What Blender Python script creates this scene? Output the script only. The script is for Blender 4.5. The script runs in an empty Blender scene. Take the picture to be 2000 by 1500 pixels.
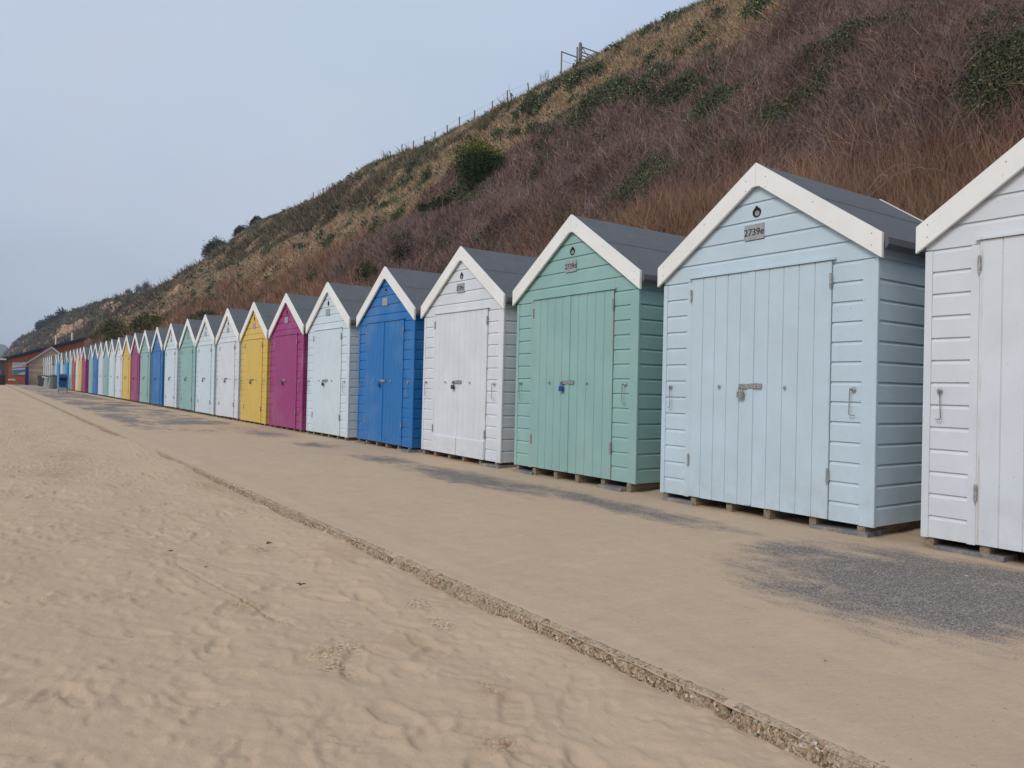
import bpy, math, random
import numpy as np
from mathutils import Matrix, Vector

random.seed(7)
rng = np.random.default_rng(11)
S = bpy.context.scene
COL = S.collection

# ------------------------------------------------------------------ camera
CAMZ = 1.06
yaw, pitch, roll = 0.6077, 0.0035, 0.0236
cam = bpy.data.cameras.new("camera")
cam.sensor_width = 36.0
cam.lens = 1490.2 / 2000 * 36
cam.clip_start = 0.05
cam.clip_end = 6000
camo = bpy.data.objects.new("camera", cam)
COL.objects.link(camo)
R0 = Vector((math.cos(yaw), -math.sin(yaw), 0))
F0 = Vector((math.sin(yaw), math.cos(yaw), 0))
Z0 = Vector((0, 0, 1))
fw = F0 * math.cos(pitch) + Z0 * math.sin(pitch)
up0 = -F0 * math.sin(pitch) + Z0 * math.cos(pitch)
rt = R0 * math.cos(roll) + up0 * math.sin(roll)
upv = -R0 * math.sin(roll) + up0 * math.cos(roll)
camo.matrix_world = Matrix(((rt.x, upv.x, -fw.x, 0), (rt.y, upv.y, -fw.y, 0), (rt.z, upv.z, -fw.z, CAMZ), (0, 0, 0, 1)))
S.camera = camo

# ------------------------------------------------------------------ light
SUN_EL, SUN_AZ = math.radians(38), math.radians(-106)      # azimuth measured from +Y towards +X
world = bpy.data.worlds.new("World")
S.world = world
world.use_nodes = True
nt = world.node_tree
nt.nodes.clear()
wo = nt.nodes.new("ShaderNodeOutputWorld")
bg = nt.nodes.new("ShaderNodeBackground")
bg.inputs["Strength"].default_value = 0.1
sky = nt.nodes.new("ShaderNodeTexSky")
sky.sky_type = 'NISHITA'
sky.sun_disc = False
sky.sun_elevation = SUN_EL
sky.sun_rotation = SUN_AZ
tc = nt.nodes.new("ShaderNodeTexCoord")
sep = nt.nodes.new("ShaderNodeSeparateXYZ")
nt.links.new(tc.outputs["Generated"], sep.inputs[0])
ns = nt.nodes.new("ShaderNodeTexNoise")
ns.inputs["Scale"].default_value = 2.2
ns.inputs["Detail"].default_value = 5
ns.inputs["Roughness"].default_value = 0.5
mp = nt.nodes.new("ShaderNodeMapping")
mp.inputs["Scale"].default_value = (1, 1, 1.8)
nt.links.new(tc.outputs["Generated"], mp.inputs[0])
nt.links.new(mp.outputs[0], ns.inputs["Vector"])
el = nt.nodes.new("ShaderNodeMath"); el.operation = 'MULTIPLY_ADD'      # elevation wobbled by the cloud noise
nt.links.new(ns.outputs["Fac"], el.inputs[0])
el.inputs[1].default_value = 0.55
nt.links.new(sep.outputs["Z"], el.inputs[2])
rp = nt.nodes.new("ShaderNodeValToRGB")
rp.color_ramp.elements[0].position = 0.22
rp.color_ramp.elements[0].color = (0.36, 0.435, 0.54, 1)
rp.color_ramp.elements[1].position = 0.92
rp.color_ramp.elements[1].color = (0.60, 0.66, 0.78, 1)
e = rp.color_ramp.elements.new(0.42); e.color = (0.47, 0.56, 0.71, 1)
e = rp.color_ramp.elements.new(0.66); e.color = (0.53, 0.645, 0.83, 1)
nt.links.new(el.outputs[0], rp.inputs[0])
sc = nt.nodes.new("ShaderNodeVectorMath"); sc.operation = 'SCALE'
sc.inputs["Scale"].default_value = 10.0
ns2 = nt.nodes.new("ShaderNodeTexNoise"); ns2.inputs["Scale"].default_value = 1.3; ns2.inputs["Detail"].default_value = 7; ns2.inputs["Roughness"].default_value = .55
nt.links.new(mp.outputs[0], ns2.inputs["Vector"])
mr = nt.nodes.new("ShaderNodeMapRange"); mr.inputs[1].default_value = .42; mr.inputs[2].default_value = .68; mr.inputs[4].default_value = .62
nt.links.new(ns2.outputs["Fac"], mr.inputs[0])
cm = nt.nodes.new("ShaderNodeMix"); cm.data_type = 'RGBA'; cm.inputs[7].default_value = (.60, .655, .75, 1)
nt.links.new(mr.outputs[0], cm.inputs[0]); nt.links.new(rp.outputs[0], cm.inputs[6])
nt.links.new(cm.outputs[2], sc.inputs[0])
mx = nt.nodes.new("ShaderNodeMix"); mx.data_type = 'RGBA'
mx.inputs[0].default_value = 0.92
nt.links.new(sky.outputs[0], mx.inputs[6])
nt.links.new(sc.outputs[0], mx.inputs[7])
nt.links.new(mx.outputs[2], bg.inputs["Color"])
nt.links.new(bg.outputs[0], wo.inputs[0])

sd = bpy.data.lights.new("sun", 'SUN')
sd.energy = 1.75
sd.angle = math.radians(22)
sd.color = (1.0, 0.95, 0.88)
so = bpy.data.objects.new("sun", sd)
COL.objects.link(so)
sv = Vector((math.cos(SUN_EL) * math.sin(SUN_AZ), math.cos(SUN_EL) * math.cos(SUN_AZ), math.sin(SUN_EL)))
so.rotation_euler = sv.to_track_quat('Z', 'Y').to_euler()

S.view_settings.view_transform = 'Standard'
S.view_settings.look = 'None'
S.view_settings.exposure = 0.0
S.view_settings.gamma = 1.0
S.render.resolution_x = 1024
S.render.resolution_y = 768

# ------------------------------------------------------------------ helpers
class MB:
    """collects shapes; build() links them as ONE mesh object"""
    def __init__(s):
        s.v = []; s.f = []
    def add(s, vs, fs):
        o = len(s.v)
        s.v += [tuple(map(float, q)) for q in vs]
        s.f += [tuple(o + i for i in f) for f in fs]
    def box(s, x0, x1, y0, y1, z0, z1):
        s.add([(x0, y0, z0), (x1, y0, z0), (x1, y1, z0), (x0, y1, z0), (x0, y0, z1), (x1, y0, z1), (x1, y1, z1), (x0, y1, z1)],
              [(0, 3, 2, 1), (4, 5, 6, 7), (0, 1, 5, 4), (1, 2, 6, 5), (2, 3, 7, 6), (3, 0, 4, 7)])
    def prism(s, poly, axis, a, b):
        """poly in the plane perpendicular to axis (0: poly=(y,z), 1: poly=(x,z), 2: poly=(x,y))"""
        def P(p, w):
            q = list(p); q.insert(axis, w); return q
        n = len(poly)
        s.add([P(p, a) for p in poly] + [P(p, b) for p in poly],
              [tuple(range(n)), tuple(range(2 * n - 1, n - 1, -1))] + [(i, n + i, n + (i + 1) % n, (i + 1) % n) for i in range(n)])
    def tube(s, pts, r, n=7, r2=None):
        pts = [Vector(p) for p in pts]
        rings = []
        for i, p in enumerate(pts):
            d = (pts[min(i + 1, len(pts) - 1)] - pts[max(i - 1, 0)]).normalized()
            a = d.cross(Vector((0.31, 0.2, 0.93)) if abs(d.z) < .9 else Vector((1, 0, 0))).normalized()
            b = d.cross(a)
            rr = r if r2 is None else r + (r2 - r) * i / (len(pts) - 1)
            rings.append([p + (a * math.cos(k * 2 * math.pi / n) + b * math.sin(k * 2 * math.pi / n)) * rr for k in range(n)])
        vs = [q for g in rings for q in g]
        fs = []
        for i in range(len(pts) - 1):
            for k in range(n):
                fs.append((i * n + k, i * n + (k + 1) % n, (i + 1) * n + (k + 1) % n, (i + 1) * n + k))
        fs.append(tuple(range(n))); fs.append(tuple(range(len(vs) - 1, len(vs) - n - 1, -1)))
        s.add(vs, fs)
    def ball(s, c, rx, ry, rz, n=10, m=6):
        vs = []; fs = []
        for i in range(m + 1):
            th = math.pi * i / m
            for k in range(n):
                ph = 2 * math.pi * k / n
                vs.append((c[0] + rx * math.sin(th) * math.cos(ph), c[1] + ry * math.sin(th) * math.sin(ph), c[2] + rz * math.cos(th)))
        for i in range(m):
            for k in range(n):
                fs.append((i * n + k, i * n + (k + 1) % n, (i + 1) * n + (k + 1) % n, (i + 1) * n + k))
        s.add(vs, fs)
    def mesh(s, name, mat, smooth=False):
        me = bpy.data.meshes.new(name)
        me.from_pydata(s.v, [], s.f)
        me.materials.append(mat)
        if smooth: me.shade_smooth()
        me.update()
        return me
    def build(s, name, mat, parent=None, smooth=False, label=None):
        o = bpy.data.objects.new(name, s.mesh(name, mat, smooth))
        COL.objects.link(o)
        if parent: o.parent = parent
        if label: o["label"] = label
        return o

def thing(name, label, cat, loc=(0, 0, 0), rz=0.0, group=None):
    o = bpy.data.objects.new(name, None)
    o.empty_display_size = 0.2
    COL.objects.link(o)
    o.location = loc
    o.rotation_euler = (0, 0, rz)
    return tag(o, label, cat, group)

def tag(o, label, cat, group=None):
    o["label"] = label; o["category"] = cat
    if group: o["group"] = group
    return o

def kind(o, k, label=None):
    o["kind"] = k
    if label: o["label"] = label
    return o

def grid_mesh(name, P, mat, attrs=None, smooth=True, colour=None):
    """P: (n,m,3) array -> grid mesh"""
    n, m = P.shape[:2]
    me = bpy.data.meshes.new(name)
    idx = np.arange(n * m).reshape(n, m)
    q = np.stack([idx[:-1, :-1], idx[:-1, 1:], idx[1:, 1:], idx[1:, :-1]], -1).reshape(-1)
    nf = (n - 1) * (m - 1)
    me.vertices.add(n * m); me.vertices.foreach_set("co", P.reshape(-1).astype(np.float32))
    me.loops.add(nf * 4); me.loops.foreach_set("vertex_index", q.astype(np.int32))
    me.polygons.add(nf); me.polygons.foreach_set("loop_start", np.arange(0, nf * 4, 4, dtype=np.int32))
    me.polygons.foreach_set("loop_total", np.full(nf, 4, dtype=np.int32))
    if smooth: me.polygons.foreach_set("use_smooth", np.ones(nf, dtype=bool))
    me.update(); me.validate()
    for k, a in (attrs or {}).items():
        at = me.attributes.new(k, 'FLOAT', 'POINT'); at.data.foreach_set("value", a.reshape(-1).astype(np.float32))
    if colour is not None:
        at = me.attributes.new("tint", 'FLOAT_COLOR', 'POINT')
        c = np.concatenate([colour.reshape(-1, 3), np.ones((n * m, 1))], 1)
        at.data.foreach_set("color", c.reshape(-1).astype(np.float32))
    me.materials.append(mat)
    o = bpy.data.objects.new(name, me)
    COL.objects.link(o)
    return o

_T = np.random.default_rng(3).random((256, 256))
def vn(x, y, seed=0):
    """value noise 0..1"""
    x = np.asarray(x, float) + seed * 17.3; y = np.asarray(y, float) + seed * 9.7
    xi = np.floor(x).astype(int); yi = np.floor(y).astype(int)
    fx = x - xi; fy = y - yi
    fx = fx * fx * fx * (fx * (fx * 6 - 15) + 10); fy = fy * fy * fy * (fy * (fy * 6 - 15) + 10)
    g = lambda a, b: _T[a & 255, b & 255]
    return (g(xi, yi) * (1 - fx) + g(xi + 1, yi) * fx) * (1 - fy) + (g(xi, yi + 1) * (1 - fx) + g(xi + 1, yi + 1) * fx) * fy
def fbm(x, y, o=4, seed=0):
    s = 0; a = .5; t = 0
    for k in range(o):
        s = s + a * vn(x * 2 ** k + 5.1 * k, y * 2 ** k - 3.7 * k, seed + k); t += a; a *= .5
    return s / t
def sst(a, b, x):
    t = np.clip((x - a) / (b - a), 0, 1); return t * t * (3 - 2 * t)

# ------------------------------------------------------------------ materials
class NT:
    def __init__(s, name):
        s.m = bpy.data.materials.new(name); s.m.use_nodes = True
        s.t = s.m.node_tree; s.b = s.t.nodes["Principled BSDF"]
        s.b.inputs["Roughness"].default_value = .7
        s.b.inputs["Specular IOR Level"].default_value = .3
    def n(s, typ, **kw):
        q = s.t.nodes.new(typ)
        for k, v in kw.items():
            if k.startswith('i_'):
                key = k[2:].replace('_', ' ')
                q.inputs[key].default_value = v
            else: setattr(q, k, v)
        return q
    def l(s, a, b): s.t.links.new(a, b)
    def coord(s, out="Object", scale=None):
        c = s.n("ShaderNodeTexCoord")
        if scale is None: return c.outputs[out]
        m = s.n("ShaderNodeMapping"); m.inputs["Scale"].default_value = scale
        s.l(c.outputs[out], m.inputs[0]); return m.outputs[0]
    def noise(s, vec, scale, detail=4, rough=.55):
        q = s.n("ShaderNodeTexNoise"); q.inputs["Scale"].default_value = scale
        q.inputs["Detail"].default_value = detail; q.inputs["Roughness"].default_value = rough
        if vec is not None: s.l(vec, q.inputs["Vector"])
        return q.outputs["Fac"]
    def rng(s, v, a, b, c=0., d=1.):
        q = s.n("ShaderNodeMapRange"); q.inputs[1].default_value = a; q.inputs[2].default_value = b
        q.inputs[3].default_value = c; q.inputs[4].default_value = d
        s.l(v, q.inputs[0]); return q.outputs[0]
    def mix(s, f, a, b, blend='MIX'):
        q = s.n("ShaderNodeMix", data_type='RGBA', blend_type=blend)
        for i, v in ((0, f), (6, a), (7, b)):
            if hasattr(v, 'is_linked'): s.l(v, q.inputs[i])
            elif i == 0: q.inputs[0].default_value = v
            else: q.inputs[i].default_value = (*v, 1)
        return q.outputs[2]
    def math(s, op, a, b=None, clamp=False):
        q = s.n("ShaderNodeMath", operation=op, use_clamp=clamp)
        for i, v in ((0, a), (1, b)):
            if v is None: continue
            if hasattr(v, 'is_linked'): s.l(v, q.inputs[i])
            else: q.inputs[i].default_value = v
        return q.outputs[0]
    def attr(s, name, out="Fac"):
        q = s.n("ShaderNodeAttribute", attribute_name=name); return q.outputs[out]
    def ramp(s, v, stops):
        q = s.n("ShaderNodeValToRGB")
        q.color_ramp.elements[0].position = stops[0][0]; q.color_ramp.elements[0].color = (*stops[0][1], 1)
        q.color_ramp.elements[1].position = stops[-1][0]; q.color_ramp.elements[1].color = (*stops[-1][1], 1)
        for p, c in stops[1:-1]:
            e = q.color_ramp.elements.new(p); e.color = (*c, 1)
        s.l(v, q.inputs[0]); return q.outputs[0]
    def bump(s, h, strength=.3, dist=.01, prev=None):
        q = s.n("ShaderNodeBump"); q.inputs["Strength"].default_value = strength; q.inputs["Distance"].default_value = dist
        s.l(h, q.inputs["Height"])
        if prev is not None: s.l(prev, q.inputs["Normal"])
        s.l(q.outputs[0], s.b.inputs["Normal"]); return q.outputs[0]
    def col(s, v):
        if hasattr(v, 'is_linked'): s.l(v, s.b.inputs["Base Color"])
        else: s.b.inputs["Base Color"].default_value = (*v, 1)

def plain(name, rgb, rough=.6, metal=0., var=.12, scale=30):
    m = NT(name)
    n_ = m.noise(m.coord(), scale, 3)
    c = m.mix(m.rng(n_, .3, .7), tuple(k * (1 - var) for k in rgb), tuple(min(1, k * (1 + var)) for k in rgb))
    m.col(c); m.b.inputs["Roughness"].default_value = rough; m.b.inputs["Metallic"].default_value = metal
    return m.m

def paint(name, rgb, grain='z', dirt=.5, rust=0.0):
    """exterior wood paint: brush mottling, grain, chalky wear, splash dirt low down"""
    m = NT(name)
    sc = {'z': (38, 38, 2.2), 'y': (38, 2.2, 38), 'x': (2.2, 38, 38)}[grain]
    co = m.coord("Object")
    info = m.n("ShaderNodeObjectInfo")
    off = m.n("ShaderNodeVectorMath", operation='ADD')
    m.l(co, off.inputs[0]); 
    sv_ = m.n("ShaderNodeVectorMath", operation='SCALE'); sv_.inputs["Scale"].default_value = 13.7
    m.l(info.outputs["Location"], sv_.inputs[0]); m.l(sv_.outputs[0], off.inputs[1])
    mpp = m.n("ShaderNodeMapping"); mpp.inputs["Scale"].default_value = sc
    m.l(off.outputs[0], mpp.inputs[0])
    g = m.noise(mpp.outputs[0], 1.0, 5, .6)
    big = m.noise(off.outputs[0], 2.3, 5, .6)
    c = m.mix(m.rng(big, .3, .72), tuple(k * .93 for k in rgb), tuple(min(.86, k * 1.05) for k in rgb))
    c = m.mix(m.rng(g, .62, .8, 0, .22), c, tuple(k * .8 for k in rgb))
    sp = m.n("ShaderNodeSeparateXYZ"); m.l(co, sp.inputs[0])
    low = m.rng(sp.outputs[2], .55, .07, 0, 1)
    dn = m.rng(m.noise(off.outputs[0], 9, 5, .7), .42, .72)
    c = m.mix(m.math('MULTIPLY', m.math('MULTIPLY', low, dn), dirt), c, (.30, .23, .16))
    stv = m.n("ShaderNodeMapping"); stv.inputs["Scale"].default_value = (9, 9, .45); m.l(off.outputs[0], stv.inputs[0])
    c = m.mix(m.rng(m.noise(stv.outputs[0], 1.0, 5, .65), .50, .78, 0, .16), c, tuple(k * .72 + .06 for k in rgb))
    c = m.mix(m.rng(m.noise(off.outputs[0], 1.1, 3, .6), .5, .75, 0, .10), c, (.72, .72, .70))
    # small chips and flaking
    ch = m.noise(off.outputs[0], 46, 2, .5)
    c = m.mix(m.rng(ch, .715, .74, 0, .6), c, tuple(k * .55 for k in rgb))
    if rust > 0:
        yv = m.math('ABSOLUTE', sp.outputs[1])
        near = m.math('SUBTRACT', 1.0, m.math('DIVIDE', m.math('ABSOLUTE', m.math('SUBTRACT', yv, .697)), .012), clamp=True)
        st = m.math('MULTIPLY', near, m.rng(m.noise(off.outputs[0], 3.5, 3), .38, .6))
        c = m.mix(m.math('MULTIPLY', st, rust), c, (.42, .24, .09))
    m.col(c)
    m.b.inputs["Roughness"].default_value = .48
    m.b.inputs["Specular IOR Level"].default_value = .4
    b = m.bump(g, .35, .0016)
    m.bump(big, .25, .012, b)
    return m.m

PAL = {
 'ice':    (.505, .62, .69),
 'mint':   (.265, .445, .42),
 'white':  (.665, .70, .735),
 'blue':   (.012, .155, .43),
 'plum':   (.31, .036, .165),
 'yellow': (.67, .46, .09),
 'snow':   (.60, .70, .74),
 'lilac':  (.62, .64, .71),
 'cream':  (.68, .64, .55),
 'red':    (.45, .07, .05),
 'aqua':   (.40, .60, .60),
 'brightblue': (.03, .28, .62),
 'old':    (.55, .57, .55),
}
PAINT = {}
for k, c in PAL.items():
    PAINT[k] = (paint(k + "_paint_boards", c, 'y', .22), paint(k + "_paint_door", c, 'z', .25, .5 if k in ('white', 'mint') else .15))
M_BARGE = paint("cream_white_barge_paint", (.84, .83, .79), 'y', 0)
M_STEEL = plain("weathered_steel", (.36, .355, .35), .45, .5, .35, 60)
M_DARKMETAL = plain("dark_metal", (.10, .09, .085), .5, .6, .3, 60)
M_BRASS = plain("dull_metal_padlock", (.34, .325, .29), .4, .5, .2, 80)
M_BLUELOCK = plain("blue_padlock", (.02, .06, .30), .35, 0, .1, 60)
M_BLACKLOCK = plain("black_padlock", (.04, .045, .05), .4, 0, .1, 60)
M_PLATE = plain("number_plate_metal", (.38, .38, .38), .5, .35, .12, 25)
M_INK = plain("black_lettering", (.02, .02, .022), .6)
M_DARK = plain("dark_void", (.02, .018, .016), .9)

def felt():
    m = NT("mineral_roofing_felt")
    co = m.coord()
    n1 = m.noise(co, 260, 2, .7); n2 = m.noise(co, 3, 5)
    c = m.mix(m.rng(n1, .35, .7), (.075, .085, .095), (.19, .205, .22))
    c = m.mix(m.rng(n2, .35, .7, 0, .35), c, (.10, .105, .11))
    m.col(c); m.b.inputs["Roughness"].default_value = .9
    b = m.bump(n1, .6, .003); m.bump(n2, .8, .03, b)
    return m.m
M_FELT = felt()

def timber():
    m = NT("weathered_timber")
    n_ = m.noise(m.coord("Object", (3, 30, 30)), 1.5, 5, .7)
    m.col(m.ramp(n_, [(.3, (.10, .075, .05)), (.55, (.27, .21, .14)), (.75, (.36, .31, .22))]))
    m.b.inputs["Roughness"].default_value = .9; m.bump(n_, .6, .004); return m.m
M_TIMBER = timber()

def slabmat():
    m = NT("grey_paving_slab")
    n_ = m.noise(m.coord(), 40, 5, .7); b_ = m.noise(m.coord(), 4, 3)
    c = m.ramp(n_, [(.3, (.10, .10, .11)), (.7, (.26, .25, .25))])
    m.col(m.mix(m.rng(b_, .5, .65, 0, .8), c, (.42, .33, .23)))
    m.b.inputs["Roughness"].default_value = .9; m.bump(n_, .6, .006); return m.m
M_SLAB = slabmat()

SANDA, SANDB = (.450, .332, .230), (.560, .422, .298)
def sandcol(m, co):
    a = m.noise(co, 420, 2, .8); b = m.noise(co, 1.3, 6, .6); d = m.noise(co, 14, 4, .6)
    c = m.mix(m.rng(a, .25, .75), SANDA, SANDB)
    c = m.mix(m.rng(b, .35, .7, 0, .40), c, (.445, .33, .228))
    c = m.mix(m.rng(d, .60, .78, 0, .25), c, (.60, .46, .325))
    return c, a, b, d

def sandmat():
    m = NT("beach_sand")
    co = m.coord()
    c, a, b, d = sandcol(m, co)
    g = m.attr("gravel")
    v = m.n("ShaderNodeTexVoronoi"); v.inputs["Scale"].default_value = 95; m.l(co, v.inputs["Vector"])
    vs = m.n("ShaderNodeSeparateColor"); m.l(v.outputs["Color"], vs.inputs[0])
    gc = m.ramp(vs.outputs[0], [(0, (.14, .09, .05)), (.35, (.36, .22, .11)), (.65, (.46, .35, .23)), (1, (.62, .55, .44))])
    gm = m.math('MULTIPLY', g, m.rng(m.noise(co, 60, 3, .6), .40, .50))
    c = m.mix(gm, c, gc)
    dk = m.noise(co, 75, 2, .5)
    c = m.mix(m.rng(dk, .775, .79, 0, .7), c, (.09, .07, .05))
    w = m.attr("damp")
    c = m.mix(m.math('MULTIPLY', w, .35), c, (.42, .27, .16))
    m.col(c); m.b.inputs["Roughness"].default_value = .95; m.b.inputs["Specular IOR Level"].default_value = .1
    m1 = m.bump(m.noise(co, 26, 6, .66), .42, .018)
    m2 = m.bump(a, .4, .0022, m1)
    return m.m
M_SAND = sandmat()

def prommat():
    m = NT("sanded_promenade")
    co = m.coord()
    c, a, b, d = sandcol(m, co)
    sp = m.noise(co, 170, 3, .75)
    mask = m.attr("asphalt")
    wob = m.noise(m.coord("Object", (5, 1.6, 1)), 1.1, 8, .68)
    f = m.math('ADD', mask, m.math('MULTIPLY', m.math('SUBTRACT', wob, .5), 1.9))
    f = m.math('ADD', f, m.math('MULTIPLY', m.math('SUBTRACT', sp, .5), 2.2))
    f = m.rng(f, .28, .66, 0, .86)
    v = m.n("ShaderNodeTexVoronoi"); v.inputs["Scale"].default_value = 150; m.l(co, v.inputs["Vector"])
    vs = m.n("ShaderNodeSeparateColor"); m.l(v.outputs["Color"], vs.inputs[0])
    ac = m.ramp(vs.outputs[0], [(0, (.05, .052, .058)), (.45, (.105, .105, .115)), (.75, (.19, .183, .18)), (1, (.42, .37, .31))])
    c = m.mix(f, c, ac)
    dk = m.noise(co, 48, 3, .55)
    c = m.mix(m.rng(dk, .70, .73, 0, .6), c, (.12, .105, .10))
    sh = m.noise(m.coord('Object', (2.2, 7, 1)), 1.0, 7, .7)
    c = m.mix(m.rng(sh, .54, .70, 0, .30), c, (.36, .29, .235))
    c = m.mix(m.rng(sh, .46, .30, 0, .28), c, (.62, .48, .35))
    wl = m.noise(co, 60, 2, .5)
    c = m.mix(m.rng(wl, .79, .8, 0, .7), c, (.7, .66, .6))
    m.col(c); m.b.inputs["Roughness"].default_value = .93; m.b.inputs["Specular IOR Level"].default_value = .15
    m1 = m.bump(m.noise(m.coord("Object", (1, 2.2, 1)), 16, 6, .62), .5, .02)
    m.bump(sp, .45, .003, m1)
    return m.m
M_PROM = prommat()

def kerbmat():
    m = NT("exposed_aggregate_concrete")
    co = m.coord()
    def cells(scale):
        v = m.n("ShaderNodeTexVoronoi"); v.inputs["Scale"].default_value = scale; m.l(co, v.inputs["Vector"])
        s_ = m.n("ShaderNodeSeparateColor"); m.l(v.outputs["Color"], s_.inputs[0]); return v.outputs["Distance"], s_.outputs[0]
    d1, c1 = cells(85); d2, c2 = cells(190)
    pal = [(0, (.05, .038, .028)), (.2, (.17, .115, .07)), (.42, (.30, .205, .12)), (.6, (.38, .30, .20)), (.8, (.47, .39, .29)), (.88, (.34, .13, .05)), (.95, (.50, .44, .36)), (1, (.62, .58, .52))]
    a = m.ramp(c1, pal); b = m.ramp(c2, pal)
    c = m.mix(m.rng(m.noise(co, 30, 3), .42, .58), a, b)
    c = m.mix(m.rng(m.noise(co, 5, 5, .7), .5, .68, 0, .75), c, (.42, .34, .25))
    geo = m.n("ShaderNodeNewGeometry"); sx = m.n("ShaderNodeSeparateXYZ"); m.l(geo.outputs["Normal"], sx.inputs[0])
    sandy = m.math('MULTIPLY', m.rng(sx.outputs[2], .75, .97), m.rng(m.noise(co, 14, 5, .7), .36, .60))
    c = m.mix(sandy, c, (.47, .36, .25))
    m.col(c); m.b.inputs["Roughness"].default_value = .9; m.b.inputs["Specular IOR Level"].default_value = .2
    m1 = m.bump(d1, .9, .006); m.bump(d2, .8, .003, m1)
    return m.m
M_KERB = kerbmat()

def tintmat(name, rough=.9, trans=0.):
    m = NT(name)
    m.col(m.attr("tint", "Color")); m.b.inputs["Roughness"].default_value = rough; m.b.inputs["Specular IOR Level"].default_value = .08
    return m.m
M_GRASS = tintmat("dry_grass"); M_TWIG = tintmat("bramble_twigs"); M_BRUSH = tintmat("rust_brushwood"); M_IVY = tintmat("ivy_leaves", .6)
M_LEAF = tintmat("gorse_leaves", .65); M_BARK = plain("bark", (.10, .08, .065), .9)

def hillmat():
    m = NT("hillside_soil")
    co = m.coord()
    n1 = m.noise(co, 1.6, 8, .7); n2 = m.noise(co, 9, 4, .7)
    t = m.attr("tint", "Color")
    c = m.mix(m.rng(n1, .35, .65, 0, .55), t, (.055, .045, .035))
    c = m.mix(m.rng(n2, .5, .75, 0, .4), c, (.20, .16, .10))
    bare = m.math('ADD', m.attr("bare"), m.math('MULTIPLY', m.math('SUBTRACT', m.noise(co, .35, 8, .72), .5), 1.3))
    n3 = m.noise(m.coord("Object", (1, 1, 2.5)), .5, 8, .7)
    bc = m.ramp(n3, [(.32, (.16, .10, .07)), (.48, (.38, .23, .13)), (.62, (.50, .34, .22)), (.75, (.46, .38, .30))])
    bm = m.rng(bare, .45, .6)
    c = m.mix(bm, c, bc)
    m.col(c); m.b.inputs["Roughness"].default_value = .95; m.b.inputs["Specular IOR Level"].default_value = .1
    m.bump(n1, .8, .3)
    return m.m
M_HILL = hillmat()

# ------------------------------------------------------------------ beach sand
def graded(a, b, d0, k, c=0.):
    out = [a]
    while out[-1] < b: out.append(out[-1] + max(d0, k * abs(out[-1] - c)))
    return out
YS = np.array([-900, -400, -150, -60, -25, -12, -6, -3, -1.5, -.7, -.2, .2, .5, .75] + graded(.9, 140, .011, .0052) + [150, 165, 190, 230, 300, 400, 600, 1000, 1700, 3000])
XS = np.array([-3000, -1500, -700, -300, -120, -60, -30, -15, -8, -6, -5, -4.3, -3.8, -3.4] + list(np.arange(-3.1, -.5, .022)) + list(np.arange(-.5, 2.16, .0125)))
XX, YY = np.meshgrid(XS, YS)
near = 1 - sst(14, 40, YY)
Zs = -.062 + .020 * sst(1.6, 1.95, XX) + (fbm(XX * 0, YY / .8, 3, 51) - .5) * .03 * sst(1.7, 2.0, XX)
drift = np.exp(-((YY - 13.6) / 1.7) ** 2)
Zs += .085 * drift * sst(.9, 2.1, XX) + .025 * np.exp(-((YY - 10.2) / .8) ** 2) * sst(.9, 2, XX)
Zs += (fbm(XX / .9, YY / 1.6, 3, 2) - .5) * .09 * sst(2.15, 1.5, XX) + (fbm(XX / .9, YY / 1.2, 3, 12) - .5) * .035
diag = XX * .8 + YY * .6; dper = -XX * .6 + YY * .8
Zs += (fbm(diag / .17, dper / .42, 4, 5) - .5) * .018 * (.35 + .65 * sst(2.15, 1.7, XX))
Zs += (np.abs(fbm(diag / .10, dper / .22, 3, 8) - .5)) * .019
Zs += (fbm(XX / .035, YY / .05, 2, 9) - .5) * .007 * near
Zs += np.maximum(0, fbm(XX / .05, YY / .07, 3, 14) - .58) * .05 * near * sst(.45, .6, fbm(XX / .5, YY / .6, 2, 15))
Zs -= .6 * sst(-4, -60, XX)
fp = np.zeros_like(Zs)
r2 = random.Random(5)
def dent(cx, cy, L, W, ang, dep, rim=.45, p=2.6, tread=0.):
    R = L * 1.5
    j0, j1 = np.searchsorted(YS, [cy - R, cy + R]); i0, i1 = np.searchsorted(XS, [cx - R, cx + R])
    if j1 <= j0 or i1 <= i0: return
    dx = XX[j0:j1, i0:i1] - cx; dy = YY[j0:j1, i0:i1] - cy
    u = (dx * math.cos(ang) + dy * math.sin(ang)) / (L / 2); v = (-dx * math.sin(ang) + dy * math.cos(ang)) / (W / 2)
    r = (np.abs(u) ** p + np.abs(v) ** p) ** (1 / p)
    fp[j0:j1, i0:i1] += tread * np.sign(np.sin(u * L / 2 / .0075)) * (r < .85) - dep * (1 - sst(.72, 1.02, r)) * (1 + .35 * u) + dep * rim * np.exp(-((r - 1.15) / .13) ** 2)
for k in range(900):
    cy = .9 + (r2.random() ** 1.5) * 26
    cx = r2.uniform(-.1, 1.98) if k % 2 else r2.uniform(-3.1, 0)
    if cx > 1.75 and r2.random() < .7: continue
    dent(cx, cy, r2.uniform(.19, .29), r2.uniform(.08, .12), r2.gauss(1.4, .7), r2.uniform(.005, .015), tread=.0018 if r2.random() < .35 else 0.)
for k in range(2400):
    cy = .9 + (r2.random() ** 1.4) * 22
    dent(r2.uniform(-.1, 2.0) if k % 2 else r2.uniform(-3, 0), cy, r2.uniform(.04, .12), r2.uniform(.03, .06), r2.uniform(0, 3.1), r2.uniform(.003, .008), .5, 2)
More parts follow.
